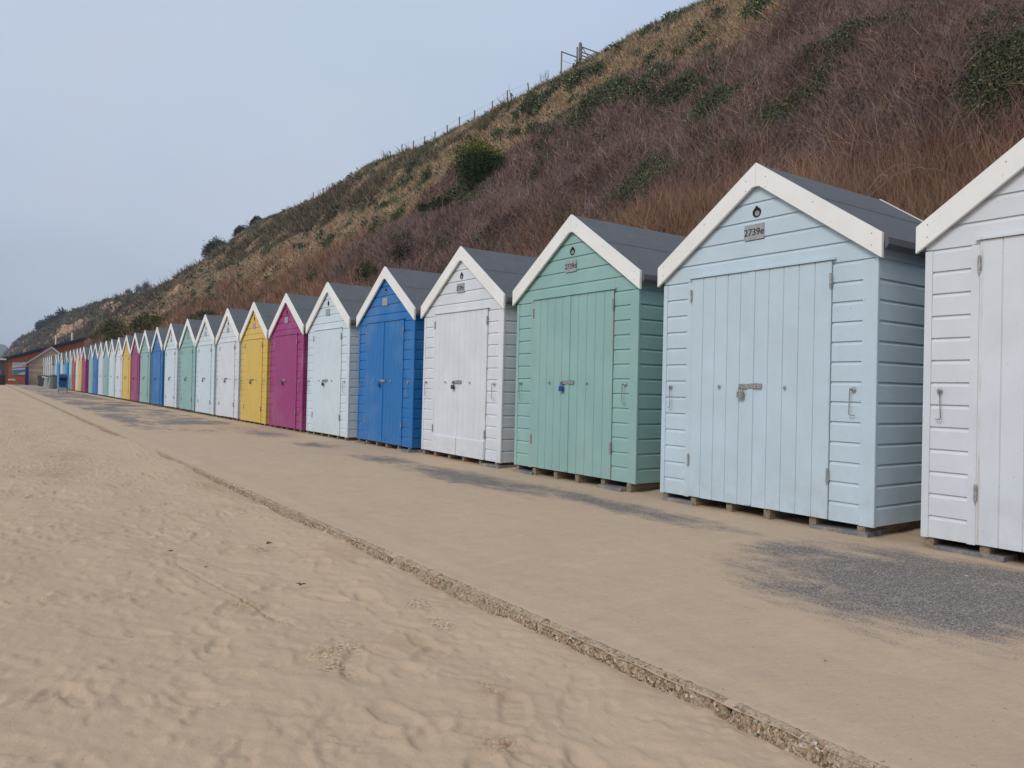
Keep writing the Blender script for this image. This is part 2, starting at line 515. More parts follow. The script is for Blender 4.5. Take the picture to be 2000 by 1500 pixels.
# dragged line in the sand
for k in range(60):
    t = k / 59
    dent(1.0 + .20 * t, 5.0 - 1.55 * t + .02 * math.sin(9 * t), .07, .022, -1.45, .008, .6, 2)
Zs += fp * .8 * (1 - .25 * drift)
Zs = np.where(XX > 2.03, np.minimum(Zs, .012), Zs)
grav = np.zeros_like(Zs); damp = np.zeros_like(Zs)
for cx, cy, a, b in [(1.11, 3.9, .05, .10), (1.57, 5.16, .06, .13), (1.56, 2.32, .025, .06), (1.35, 1.96, .06, .05), (1.95, 8.1, .10, .35), (1.25, 3.0, .10, .08), (.75, 10.5, .28, .7), (1.0, 12.4, .3, 1.0), (1.78, 3.1, .05, .1)] + [(r2.uniform(.3, 1.9), .9 + r2.random() ** 1.3 * 14, r2.uniform(.02, .06), r2.uniform(.04, .12)) for _ in range(22)]:
    grav += np.exp(-((XX - cx) / a) ** 2 - ((YY - cy) / b) ** 2)
for cx, cy, a, b in [(1.11, 3.9, .07, .12), (1.56, 2.3, .08, .12), (1.35, 1.96, .08, .07), (1.95, 8.1, .14, .4), (1.5, 2.9, .12, .1), (1.9, 4.6, .1, .3)]:
    damp += np.exp(-((XX - cx) / a) ** 2 - ((YY - cy) / b) ** 2)
o = grid_mesh("beach_sand", np.stack([XX, YY, Zs], -1), M_SAND, {"gravel": np.clip(grav, 0, 1), "damp": np.clip(damp, 0, 1)})
kind(o, "structure", "pale dry beach sand trodden into footprints")

# ------------------------------------------------------------------ promenade
PY = np.array([-60, -30, -15, -8, -4, -2, -1, -.5] + graded(.0, 130, .03, .0065))
PX = np.array([2.088, 2.10, 2.112, 2.125, 2.14, 2.155] + list(np.arange(2.17, 6.2, .035)) + list(np.arange(6.3, 11.2, .25)))
XX, YY = np.meshgrid(PX, PY)
Zp = (fbm(XX / .5, YY / .8, 3, 21) - .5) * .012 + (fbm(XX / .09, YY / .14, 3, 22) - .5) * .008
bank = sst(5.30, 5.9, XX) * (-.004 + .032 * (fbm(XX / .4, YY / .6, 3, 30) - .25)) * (1 - .5 * sst(6.6, 7.6, XX))
Zp += bank + .006 * sst(2.2, 2.3, XX)
Zp *= 1 - .7 * sst(2.35, 2.1, XX)
Zp += .010 * sst(2.09, 2.16, XX) * sst(2.6, 2.2, XX) + (fbm(XX / .05, YY / .06, 3, 25) - .45) * .010 * sst(2.2, 2.12, XX)
Zp += -.004 * sst(.62, .72, fbm(XX / .16, YY / .22, 3, 27)) * sst(5.3, 5, XX)
asp = np.zeros_like(XX) - .25
def patch(cx, cy, a, b, s=1., ang=0.):
    global asp
    dx = XX - cx; dy = YY - cy
    u = (dx * math.cos(ang) + dy * math.sin(ang)) / a; v = (-dx * math.sin(ang) + dy * math.cos(ang)) / b
    asp = np.maximum(asp, s * (1.22 - np.sqrt(u * u + v * v) * .95) - .12)
patch(4.30, 2.15, 1.05, 1.1, 1.3); patch(4.9, 1.9, .48, 1.5, 1.15); patch(3.9, 1.75, .5, .5, 1.0); patch(3.75, 1.62, .3, .3, .9); patch(4.5, 3.1, .42, .42, .95); patch(4.7, .6, .9, 1.1, 1.1)
patch(4.75, 5.2, .30, 1.9, 1.0, -.06); patch(4.60, 7.4, .42, 2.0, 1.1, 0); patch(4.62, 9.7, .42, .9, .95)
patch(4.6, 12.4, .38, .9, .9); patch(4.7, 15.2, .5, 1.3, .85)
far = sst(13, 20, YY) * sst(2.35, 2.9, XX) * sst(5.25, 4.9, XX)
asp = np.maximum(asp, far * (.42 + 1.7 * (fbm(XX / .7, YY / 1.5, 4, 33) - .42)) - .25 * (1 - far))
asp = np.where((XX > 5.3), -.5, asp)
o = grid_mesh("promenade", np.stack([XX, YY, Zp], -1), M_PROM, {"asphalt": asp})
kind(o, "structure", "asphalt promenade half covered by blown sand")

# ------------------------------------------------------------------ kerb
KY = np.array([-30, -10, -4, -2, -1] + graded(0, 101, .012, .004))
prof = [(-.085, -.30), (-.08, -.12), (-.076, -.08), (-.073, -.05), (-.066, -.028), (-.055, -.010), (-.040, .002), (-.02, .008), (.0, .011), (.008, .009), (.018, .006), (.03, .002), (.04, -.006), (.05, -.05)]
K = np.zeros((len(KY), len(prof), 3))
cr = np.zeros_like(KY)
for c0, w in [(1.69, .011), (4.27, .022), (7.2, .02), (12.4, .04)]: cr += np.exp(-((KY - c0) / w) ** 2)
edge = (fbm(KY / .35, KY * 0 + 2, 4, 40) - .5) * .05 + (fbm(KY / .06, KY * 0 + 5, 3, 41) - .5) * .02
for j, (px, pz) in enumerate(prof):
    w = max(0, 1 - (j / 9)) if pz > -.25 else 0
    nx = (vn(KY / .018, KY * 0 + j * 1.7, 44) - .5) * .011
    nz = (vn(KY / .018, KY * 0 + j * 1.3, 47) - .5) * .008
    top = 1.0 if 4 <= j <= 12 else .4
    K[:, j, 0] = 2.12 + px * .62 + edge * w + nx - cr * .004
    K[:, j, 1] = KY + (vn(KY / .02, KY * 0 + j, 49) - .5) * .004
    K[:, j, 2] = pz + nz * top - cr * .07 * (1 if 2 <= j <= 11 else 0) - (vn(KY / .5, KY * 0 + 3, 50)) * .012 * w
o = grid_mesh("kerb", K, M_KERB)
kind(o, "structure", "crumbling concrete kerb with exposed aggregate between sand and promenade")

# ------------------------------------------------------------------ hillside
SK = [(35.8, 27.75), (41.4, 27.94), (44.6, 27.75), (49.4, 27.72), (51.8, 27.56), (53.9, 27.70), (55.4, 27.45), (59.7, 27.75), (62.1, 27.5), (65.4, 27.65), (70.5, 27.69), (73.2, 27.57), (76.2, 27.74), (79.3, 27.85), (84.5, 28.43), (87.7, 28.83), (89.9, 28.9), (92.5, 28.6), (94.2, 28.05), (97.5, 27.85), (102.2, 28.09), (109.8, 28.31), (117.2, 28.51), (122.0, 28.77), (128.6, 29.06), (136.1, 29.4), (156.2, 28.27), (166.5, 27.2), (177.5, 26.0), (204.0, 25.71), (216.7, 25.78), (238.6, 26.27),
      (255, 27.16), (268, 27.56), (285, 28.51), (300, 28.62), (320, 28.39), (345, 28.54), (370, 28.65), (395, 25.58), (412, 24.77), (430, 23.31), (450, 22.29), (470, 21.44), (485, 19.77), (500, 18.02), (520, 12.79), (545, 7), (580, 1.5), (620, 0)]
XC = [(-40, 40), (240, 40), (255, 40.3), (268, 39.3), (285, 38.4), (300, 36.4), (320, 34.6), (345, 32.9), (370, 30.6), (395, 27.8), (412, 26), (430, 23), (450, 19.7), (470, 17.3), (485, 15.6), (500, 14.5), (520, 13.7), (620, 13)]
def crest(Y): return np.interp(Y, [p[0] for p in SK], [p[1] for p in SK])
def crestx(Y): return np.interp(Y, [p[0] for p in XC], [p[1] for p in XC])
def toex(Y): return np.interp(Y, [-40, 110, 250, 520, 620], [8.4, 8.4, 7, 1, 0])
def hill(Y, t):
    X = toex(Y) + (crestx(Y) - toex(Y)) * t
    w = np.clip(t * 5, 0, 1) * np.clip((1 - t) * 4, 0, 1)
    sc = 1 + np.clip(Y / 120, 0, 2.2)
    n_ = (fbm(Y / (7 * sc) + t * 1.4, t * 9 / sc ** .5, 4, 60) - .5) * 2.6 * sc ** .6 + (fbm(Y / 2.1, t * 20, 3, 63) - .5) * 1.3
    gul = -1.3 * np.exp(-((np.mod(Y + 14 * t, 47) - 23) / 4.5) ** 2) * sst(55, 90, Y)
    Z = crest(Y) * t + (n_ + gul) * w
    return X, Z
def ell(Y, t, c): # c: (Y0,t0,ry,rt)
    return np.exp(-((Y - c[0]) / c[2]) ** 2 - ((t - c[1]) / c[3]) ** 2)
IVY = [(11.8, .36, 1.6, .045), (12.5, .315, 1.5, .02), (6.5, .225, .5, .02), (7.8, .30, .6, .012), (18.1, .40, 2.2, .02), (22.8, .47, 3, .018), (32.5, .566, 4.5, .045), (26.6, .475, 3, .025), (42.6, .735, 5, .02), (20.6, .60, 2.2, .02), (24.1, .72, 3, .018), (35.3, .395, 2.8, .05), (34.6, .365, 2.4, .03), (16.6, .236, 1.2, .02)]
IVY_OLD = [(33, .57, 7, .05), (38.5, .62, 6, .035), (22.6, .70, 3, .04), (12.3, .375, 2.6, .055), (10.2, .33, 1.6, .03), (8.2, .27, 1.0, .035), (35, .38, 3.2, .055), (40, .44, 3.0, .05), (45, .43, 2.5, .03), (44, .80, 9, .035), (30, .88, 8, .05), (62, .66, 9, .05), (90, .62, 10, .06), (120, .6, 14, .07), (26, .47, 3, .02), (17, .30, 1.5, .02)]
BARE = [(133, .51, 9, .07), (109, .73, 6, .045), (111, .88, 5, .035), (118, .80, 5, .04), (288, .84, 10, .14), (300, .55, 22, .2), (268, .80, 8, .15), (215, .62, 14, .14), (185, .6, 12, .12), (100, .55, 5, .04)]
def zones(Y, t, jit_=0.):
    n1 = fbm(Y / 6, t * 9, 4, 70) - .5; n2 = fbm(Y / 2.2, t * 26, 3, 74) - .5
    nn = n1 * .22 + n2 * .06
    bt = np.interp(Y, [-10, 8, 14, 22, 33, 42, 52, 80, 140, 250], [.23, .215, .205, .185, .20, .28, .38, .36, .28, .15]) + nn * .9 + jit_
    pt = np.interp(Y, [-20, 4, 8, 14, 20, 28, 36, 42, 46], [1.0, .85, .64, .56, .54, .49, .50, .46, .2]) + nn * .8 + jit_ * .6
    iv = np.zeros_like(t)
    for c in IVY: iv = np.maximum(iv, ell(Y, t, c))
    ivy = (iv + (fbm(Y / 1.3, t * 40, 3, 80) - .5) * 1.7 + (fbm(Y / .5, t * 90, 2, 83) - .5) * .8) > .54
    heath = (np.exp(-(((t - .72 - nn) / .14) ** 2)) * sst(48, 62, Y) * sst(135, 110, Y) + .55 * sst(120, 170, Y) + (n1 + n2) * 1.2) > .62
    z = np.where(t < bt, 0, np.where(t < pt, 1, 3))
    z = np.where((z == 3) & heath, 4, z)
    gr = (fbm(Y / 4, t * 14, 4, 90) - .5) * 2 + .5 * sst(.75, .98, t)
    z = np.where((z == 3) & (gr > .40), 5, z)
    z = np.where(ivy & (t < .97) & (np.abs(jit_) < .021), 2, z)
    return z, n1, n2
#           0 rust brush        1 purple bramble      2 ivy              3 straw              4 heath              5 green grass
ZC = np.array([(.270, .152, .098), (.215, .148, .134), (.078, .096, .056), (.49, .37, .235), (.165, .118, .085), (.20, .205, .115)])
HY = np.array(graded(-22, 620, .42, .0075, 0))
HT = np.concatenate([np.linspace(0, 1, 130), [1.02, 1.1, 1.5, 3, 10]])
YY, TT = np.meshgrid(HY, HT, indexing='ij')
X_, Z_ = hill(YY, np.minimum(TT, 1))
back = TT > 1
X_ = np.where(back, crestx(YY) + (TT - 1) * 40, X_)
Z_ = np.where(back, crest(YY) - .15 - .8 * np.minimum(TT - 1, 1), Z_)
zz, n1, n2 = zones(YY, np.minimum(TT, 1))
bare = np.zeros_like(YY)
for c in BARE: bare = np.maximum(bare, ell(YY, TT, c))
tint = ZC[zz] * .75 * (1 + n2[..., None])
o = grid_mesh("hillside", np.stack([X_, YY, Z_], -1), M_HILL, {"bare": bare}, colour=np.clip(tint, .01, 1))
kind(o, "structure", "steep overgrown cliff slope behind the huts")

def headland():
    xs = np.array([-500, -250, -120, -60, -20, 10, 24, 33, 40, 55, 80, 130, 260, 700, 1500])
    hs = np.array([2, 12, 22, 32, 40, 47, 51.5, 48, 41, 38, 40, 44, 50, 60, 60])
    xg = np.concatenate([np.arange(-500, 300, 9), np.arange(300, 1500, 60)])
    h = np.interp(xg, xs, hs) * (1 + (fbm(xg / 22, xg * 0, 4, 6) - .5) * .12)
    P = []
    for k, (dy, f) in enumerate([(-160, 0), (-110, .35), (-70, .62), (-30, .86), (0, 1), (60, 1.02), (300, .8)]):
        P.append(np.stack([xg, 1500 + dy + 0 * xg + (fbm(xg / 40, xg * 0 + k, 3, 8) - .5) * 50, h * f], -1))
    P = np.array(P)
    t_ = np.zeros(P.shape) + np.array((.07, .085, .07))
    o = grid_mesh("headland", P, M_HILL, {"bare": np.zeros(P.shape[:2]) - .4}, colour=t_)
    kind(o, "structure", "distant wooded headland fading into haze")
headland()

# ---- vegetation on the slope, denser where it stands nearer
def strips(name, base, d, L, W, colr, mat, bend=.25):
    n = len(base)
    rnd = rng.normal(size=(n, 3))
    d = d / np.linalg.norm(d, axis=1, keepdims=True)
    side = np.cross(d, rnd); side /= np.linalg.norm(side, axis=1, keepdims=True) + 1e-9
    bn = rng.normal(size=(n, 3)) * bend
    L = L[:, None]; W = W[:, None]
    mid = base + d * L * .55 + bn * L * .25
    tip = base + (d + bn) * L
    V = np.stack([base - side * W * .5, base + side * W * .5, mid + side * W * .42, mid - side * W * .42, tip], 1)
    me = bpy.data.meshes.new(name)
    o5 = (np.arange(n) * 5)[:, None]
    loops = (o5 + np.array([0, 1, 2, 3, 3, 2, 4])).reshape(-1)
    me.vertices.add(n * 5); me.vertices.foreach_set("co", V.reshape(-1).astype(np.float32))
    me.loops.add(n * 7); me.loops.foreach_set("vertex_index", loops.astype(np.int32))
    st = (np.arange(n) * 7)[:, None] + np.array([0, 4]); tt = np.tile([4, 3], n)
    me.polygons.add(n * 2); me.polygons.foreach_set("loop_start", st.reshape(-1).astype(np.int32)); me.polygons.foreach_set("loop_total", tt.astype(np.int32))
    me.update()
    at = me.attributes.new("tint", 'FLOAT_COLOR', 'POINT')
    c = np.repeat(np.concatenate([np.clip(colr, .004, 1), np.ones((n, 1))], 1), 5, 0)
    at.data.foreach_set("color", c.reshape(-1).astype(np.float32))
    me.materials.append(mat)
    o = bpy.data.objects.new(name, me); COL.objects.link(o)
    return o

def leaves(name, P, size, colr, mat, parent=None):
    n = len(P)
    a = rng.normal(size=(n, 3)); a /= np.linalg.norm(a, axis=1, keepdims=True)
    b = np.cross(a, rng.normal(size=(n, 3))); b /= np.linalg.norm(b, axis=1, keepdims=True)
    s_ = size[:, None]
    V = np.stack([P - a * s_, P + b * s_ * .5, P + a * s_, P - b * s_ * .5], 1)
    me = bpy.data.meshes.new(name)
    me.vertices.add(n * 4); me.vertices.foreach_set("co", V.reshape(-1).astype(np.float32))
    me.loops.add(n * 4); me.loops.foreach_set("vertex_index", np.arange(n * 4, dtype=np.int32))
    me.polygons.add(n); me.polygons.foreach_set("loop_start", np.arange(0, n * 4, 4, dtype=np.int32)); me.polygons.foreach_set("loop_total", np.full(n, 4, dtype=np.int32))
    me.update()
    at = me.attributes.new("tint", 'FLOAT_COLOR', 'POINT')
    c = np.repeat(np.concatenate([np.clip(colr, .004, 1), np.ones((n, 1))], 1), 4, 0)
    at.data.foreach_set("color", c.reshape(-1).astype(np.float32))
    me.materials.append(mat)
    o = bpy.data.objects.new(name, me); COL.objects.link(o)
    if parent: o.parent = parent
    return o

NCAND = 6_000_000
NB = 1_350_000
# candidates: sample Y and t, weight by area / distance^2
u = rng.random(NCAND)
cy = -14 + (np.exp(u * math.log(1 + 560 / 14.)) - 1) * 14      # log spaced
ct = rng.random(NCAND) * .995
cxx, czz = hill(cy, ct)
az = np.degrees(np.arctan2(cxx, cy))
dist = np.sqrt(cxx ** 2 + cy ** 2 + (czz - CAMZ) ** 2)
elev = np.degrees(np.arctan2(czz - CAMZ, np.hypot(cxx, cy)))
w = (cy + 28) * np.hypot(crestx(cy) - toex(cy), crest(cy)) / np.maximum(dist, 12) ** 2
w *= (az > -2) & (az < 76) & (elev < 50) & (cxx > toex(cy) + .3)
w = w * np.where(ct < .12, .35, 1)
keep = rng.random(NCAND) < w / w.sum() * NB * 1.0
cy, ct, cxx, czz, dist = cy[keep], ct[keep], cxx[keep], czz[keep], dist[keep]
zn, m1, m2 = zones(cy, ct, rng.normal(size=len(cy)) * .018)
br = np.zeros_like(cy)
for c in BARE: br = np.maximum(br, ell(cy, ct, c))
isb = (br + (fbm(cy / 3, ct * 20, 4, 95) - .5) * 1.3) > .5
ok = ~(isb & (rng.random(len(cy)) < .93))
clump = fbm(cy / .9, ct * 32, 3, 99)
far_fade = np.exp(-dist / 700)[:, None]
def sel(k): return np.where((zn == k) & ok)[0]
def jit(n, s=.22): return 1 + rng.normal(size=(n, 1)) * s + rng.normal(size=(n, 3)) * .04
def pos(i): return np.stack([cxx[i], cy[i], czz[i] - .05], 1)
def widths(i, k, mn): return np.maximum(mn, dist[i] * k) * rng.uniform(.6, 1.4, len(i))
i = sel(0); n = len(i)
wild = np.where(rng.random(n) < .35, 3.2, 1.)
d = np.stack([rng.normal(size=n) * .24 * wild - .1, rng.normal(size=n) * .24 * wild, np.ones(n)], 1)
cc = ZC[0] * jit(n, .28) * (.62 + .76 * clump[i])[:, None]; mxr = rng.random((n, 1)) < .16; cc = np.where(mxr, cc * .35 + np.array((.28, .22, .18)), cc)
cc *= (.7 + .6 * fbm(cy[i] / 3.3, ct[i] * 16, 3, 120))[:, None]
kind(strips("brushwood", pos(i), d, rng.uniform(.3, .95, n), widths(i, .00052, .004), cc, M_BRUSH, .28), "stuff", "upright rust brown winter brushwood along the foot of the slope")
i = sel(1); n = len(i)
d = np.stack([rng.normal(size=n) * .7, rng.normal(size=n) * .7, .55 + .6 * rng.random(n)], 1)
cc = ZC[1] * jit(n, .30) * (.5 + 1. * clump[i])[:, None]; cc = np.where(rng.random((n, 1)) < .14, ZC[0] * jit(n, .3), cc); mxr = rng.random((n, 1)) < .10; cc = np.where(mxr, cc * 1.35 + np.array((.02, .02, .02)), cc)
kind(strips("bramble_thicket", pos(i) + np.stack([0 * i, 0 * i, rng.random(n) * .5], 1), d, rng.uniform(.16, .50, n), widths(i, .00052, .004), cc, M_TWIG, .6), "stuff", "tangled purple brown bare brambles covering the middle of the slope")
i = np.concatenate([sel(3), sel(5)]); n = len(i)
d = np.stack([rng.normal(size=n) * .4 - .55, rng.normal(size=n) * .45 - .1, .25 + .6 * rng.random(n)], 1)
cc = ZC[zn[i]] * jit(n, .2) * (.6 + .8 * clump[i])[:, None] * (1 - .42 * sst(70, 230, cy[i]))[:, None]; mv = rng.random((n, 1)) < .18; cc = np.where(mv, ZC[1] * jit(n, .25) * .9, cc)
kind(strips("dry_grass", pos(i), d, rng.uniform(.18, .45, n) * (1 + .4 * sst(60, 200, cy[i])), widths(i, .00065, .005), cc, M_GRASS, .3), "stuff", "tan dry grass hanging on the upper slope")
i = sel(4); n = len(i)
d = np.stack([rng.normal(size=n) * .6, rng.normal(size=n) * .6, .6 + .5 * rng.random(n)], 1)
cc = ZC[4] * (1 - .3 * sst(100, 260, cy[i]))[:, None] * jit(n, .35) * (.4 + 1.2 * clump[i])[:, None]; g_ = rng.random((n, 1)) < .3; cc = np.where(g_, cc * np.array((.75, 1.05, .7)), cc)
kind(strips("heather_scrub", pos(i), d, rng.uniform(.4, 1.0, n) * (1 + .6 * sst(60, 200, cy[i])), widths(i, .0010, .006), cc, M_TWIG, .4), "stuff", "dark brown heather scrub on the far slope")
i = sel(2); i = np.repeat(i, 5); n = len(i)
Pv = pos(i) + rng.normal(size=(n, 3)) * np.array((.12, .12, .05)) + np.stack([0 * i, 0 * i, rng.random(n) * .7], 1)
cc = ZC[2] * jit(n, .35) * (.5 + 1. * clump[i])[:, None]; yl = rng.random((n, 1)) < .12; cc = np.where(yl, cc * np.array((2.2, 2.0, 1.2)), cc)
kind(leaves("ivy_patches", Pv, np.maximum(.03, dist[i] * .0014) * rng.uniform(.7, 1.4, n), cc, M_IVY), "stuff", "dark green ivy and bramble leaves in patches on the slope")
# pale arching canes low on the near slope
cn = MB()
for k in range(70):
    y = random.uniform(3, 40); t = random.uniform(.1, .3)
    x, z = hill(np.array([y]), np.array([t])); x = float(x[0]); z = float(z[0])
    L = random.uniform(.8, 2.2); a = random.uniform(0, 6.28)
    cn.tube([(x + math.cos(a) * L * s * .6, y + math.sin(a) * L * s * .7, z + .5 + L * (1.1 * s - .75 * s * s)) for s in (0, .25, .5, .75, 1)], .006, 4, .003)
kind(cn.build("bramble_canes", plain("pale_cane", (.34, .27, .24), .8)), "stuff", "a few pale arching bramble canes in the brushwood")

# ------------------------------------------------------------------ bushes and trees
def bush(name, label, cat, Y, t, rx, ry, rz, n, size, c1, c2, group=None, spread=1., tips=None, lobes=7, sink=.2, xyz=None, trunk=True):
    if xyz is None:
        x, z = hill(np.array([Y]), np.array([t])); x = float(x[0]); z = float(z[0])
    else: x, Y, z = xyz
    T = thing(name, label, cat, (x, Y, z), 0, group)
    rr = np.random.default_rng(int(Y * 31 + rx * 100) % 9999)
    L = rr.normal(size=(lobes, 3)); L /= np.linalg.norm(L, axis=1, keepdims=True); L[:, 2] = np.abs(L[:, 2]) * .9
    cen = L * np.array((rx, ry, rz)) * .55 * spread * rr.uniform(.5, 1.15, (lobes, 1)); rad = rr.uniform(.38, .62, lobes) / spread ** 1.3
    k = rr.integers(0, lobes, n)
    dr = rr.normal(size=(n, 3)); dr /= np.linalg.norm(dr, axis=1, keepdims=True)
    rad_f = rr.random(n) ** .45 * (1 + np.abs(rr.normal(size=n)) * .28)
    P = cen[k] + dr * (rad[k] * rad_f)[:, None] * np.array((rx, ry, rz))
    P[:, 2] += rz * .45 - sink
    P = P[P[:, 2] > -.3]; n = len(P)
    hv = np.clip(P[:, 2] / rz, 0, 1)[:, None]; kk = rr.random((n, 1))
    cc = np.array(c1) * (1 - kk) + np.array(c2) * kk
    if tips is not None:
        tp = (rr.random((n, 1)) < .75) & (hv > .75); cc = np.where(tp, np.array(tips) * rr.uniform(.6, 1.1, (n, 1)), cc)
    leaves("crown", P, size * rr.uniform(.6, 1.5, n), cc, M_LEAF, T)
    if trunk:
        m_ = MB()
        for q in range(4):
            a = q * 1.6 + .3
            m_.tube([(0, 0, -.4), (math.cos(a) * rx * .12, math.sin(a) * ry * .12, rz * .3), (math.cos(a) * rx * .35, math.sin(a) * ry * .35, rz * .75)], max(.03, rx * .035), 6, .015)
        m_.build("trunk", M_BARK, T)
    return T
DG = (.022, .035, .016); MG = (.06, .085, .032)
bush("gorse_bush", "tall green gorse bush with yellow flowering top halfway up the slope", "bush", 35.2, .425, 1.7, 2.1, 2.3, 22000, .05, (.018, .034, .012), (.05, .075, .022), tips=(.17, .18, .035), lobes=18, spread=1.15)
bush("ivy_bush", "dark rounded bush just below the gorse bush with yellow top", "bush", 36.3, .385, 1.4, 1.7, .9, 9000, .05, DG, (.04, .065, .035), lobes=12, spread=1.4)
bush("ivy_bush", "ragged low dark green bush trailing down the slope left of the tall gorse", "bush", 38.6, .40, .9, 1.6, .7, 5000, .05, DG, (.04, .065, .035), lobes=9, spread=1.5)
bush("gorse_bush", "small bright green bush standing alone in the straw grass left of the tall gorse", "bush", 43.7, .415, .65, .7, .65, 3500, .05, (.04, .07, .02), (.11, .14, .04))
bush("evergreen_bush", "dark green bush in rust brushwood above the gap right of the pale blue hut", "bush", 32.1, .187, .7, .9, .9, 4500, .05, DG, MG)
bush("evergreen_bush", "dark green bush in rust brushwood above the plum and pale blue huts", "bush", 41.4, .22, .9, 1.0, .8, 4500, .055, DG, MG)
bush("dead_bush", "leafless dark grey brown bush in the brushwood above the white hut numbered 2739c", "bush", 30.5, .225, .9, 1.2, .8, 4000, .04, (.035, .028, .022), (.10, .08, .06))
bush("evergreen_bush", "olive green clump low on the slope above the yellow hut row", "bush", 68, .22, 1.3, 2.6, .9, 4000, .09, (.04, .05, .02), (.11, .11, .04))
for (Y, t, rx, ry, rz, n, lab) in [(167.5, 1.0, 2.2, 5.0, 2.7, 8000, "dark wind-shaped bush on the skyline, lowest of three along the cliff edge"),
                           (150.5, 1.0, 1.3, 3.0, 1.6, 4000, "dark bush on the skyline, middle one of three along the cliff edge"),
                           (139.8, 1.0, .9, 1.9, 1.1, 2600, "small dark bush on the skyline, highest of three along the cliff edge")]:
    bush("cliff_top_bush", lab, "bush", Y, t, rx, ry, rz, n, .16, (.016, .022, .016), (.05, .055, .04), group="dark bushes along the cliff edge")
for k, (Y, rx, rz, n) in enumerate([(251, 2.0, 2.6, 1200), (262, 1.6, 2.0, 900), (276, 1.4, 1.6, 700)]):
    bush("bare_tree", ["thin leafless tree on the far skyline, tallest of three", "thin leafless tree on the far skyline, between two others", "thin leafless tree on the far skyline, shortest of three"][k], "tree", Y, 1., rx, 4.0, rz, n, .14, (.05, .045, .045), (.10, .09, .09), group="leafless trees on the far skyline")
for k, (p, rx, ry, rz) in enumerate([((27.0, 418, 22.0), 4.5, 9, 5.6), ((29.8, 395, 23.0), 4.2, 8, 6.2), ((24.2, 430, 22.0), 4.2, 7, 4.6)]):
    bush("pine_tree", ["dark spreading evergreen tree in the middle of the far clifftop clump", "tallest dark evergreen tree at the right of the far clifftop clump", "lowest dark evergreen tree at the left of the far clifftop clump"][k], "tree", 0, 0, rx, ry, rz, 5200, .42, (.010, .018, .020), (.028, .040, .040), xyz=p, group="dark evergreens on the far clifftop", lobes=12, sink=.5)
# olive gorse belt beyond the last huts
for k in range(7):
    bush("gorse_clump", "olive yellow gorse clump in the belt above the far huts" , "bush", 84 + k * 7.5, .20 + .01 * (k % 3), 1.8, 3.8, 1.5, 2200, .15, (.035, .040, .015), (.13, .115, .03), group="gorse belt above the far huts", trunk=False)

# ------------------------------------------------------------------ clifftop fence, gate, markers
M_POST = plain("silvered_wood", (.19, .17, .16), .85)
def cz(Y): return float(crest(np.array([Y]))[0])
FN = thing("wire_fence", "thin wire fence on leaning wooden posts along the clifftop", "fence", (40.2, 62, 0))
FN_Y = [56.1, 59.6, 62.25, 65.5, 68.5, 71.0, 73.7, 76.1, 78.8, 81.7, 95.2, 98.2, 100.9, 103.4, 107, 111]
tops = []
for k, Y in enumerate(FN_Y):
    m = MB(); z = cz(Y); lean = {0: .32, 1: .12}.get(k, random.uniform(-.03, .03)); h = (1.2 if Y < 90 else 1.05) * random.uniform(.9, 1.08)
    m.tube([(0, Y - 62, z - .4), (0, Y - 62 + lean * .5, z + h / 2), (0, Y - 62 + lean, z + h)], .07 if Y < 90 else .08, 6)
    m.build("post", M_POST, FN); tops.append((0, Y - 62 + lean, z + h))
for f_ in (.45, .93):
    m = MB()
    for a, b in list(zip(tops[:-1], tops[1:])):
        if b[1] - a[1] > 9: continue
        za, zb = cz(a[1] + 62), cz(b[1] + 62)
        pa = Vector((0, a[1], za + (a[2] - za) * f_)); pb = Vector((0, b[1], zb + (b[2] - zb) * f_))
        m.tube([pa, (pa + pb) / 2 - Vector((0, 0, .03)), pb], .008, 4)
    m.build("wire", M_DARKMETAL, FN)
for k, (Y, h, lab) in enumerate([(58.7, .55, "small dark marker on a short stake, nearest the gate"), (84.5, .6, "small dark marker on a short stake at the far end of the fence posts"), (94.4, 1.2, "small marker on a tall stake where the skyline dips")]):
    T = thing("marker_stake", lab, "marker", (40.0, Y, cz(Y)), 0, "marker stakes along the clifftop")
    m = MB(); m.tube([(0, 0, -.3), (0, 0, h)], .035, 6); m.build("stake", M_POST, T)
    m = MB(); m.prism([(-.16, h - .05), (.02, h - .12), (.20, h + .25), (.05, h + .22)], 0, -.04, .04); m.build("marker_plate", M_DARKMETAL, T)
GT = thing("field_gate", "grey wooden five-bar gate with diagonal braces on the clifftop", "gate", (40.1, 48.9, cz(48.9) + .15), math.pi / 2)
m = MB(); m.tube([(0, 0, -.5), (0, 0, 1.72)], .14, 10); m.ball((0, 0, 1.72), .14, .14, .08, 10, 4); m.build("gate_post", M_POST, GT)
m = MB(); m.tube([(0, .32, -.6), (0, .32, 1.32)], .07, 8); m.build("gate_post", M_POST, GT)
m = MB(); m.tube([(0, 1.95, -2.4), (0, 1.95, .55)], .06, 8); m.build("gate_post", M_POST, GT)
m = MB(); m.tube([(0, .32, .48), (0, 1.95, .50)], .05, 6); m.build("top_rail", M_POST, GT)
m = MB(); m.tube([(0, .32, -.2), (0, 1.95, -.2)], .018, 4); m.build("wire", M_POST, GT)
m = MB()
for z in (.25, .50, .76, 1.04, 1.46): m.box(-.03, .03, -3.4, -.15, z - .04, z + .04)
for y0, z0, y1, z1 in [(-.2, .25, -1.7, 1.46), (-.2, 1.46, -1.7, .25), (-1.7, 1.46, -3.3, .25), (-1.7, .25, -3.3, 1.46), (-3.36, .1, -3.36, 1.5), (-.2, .1, -.2, 1.5)]:
    m.tube([(.04, y0, z0), (.04, y1, z1)], .032, 5)
m.build("gate_leaf", M_POST, GT)
sb = MB()
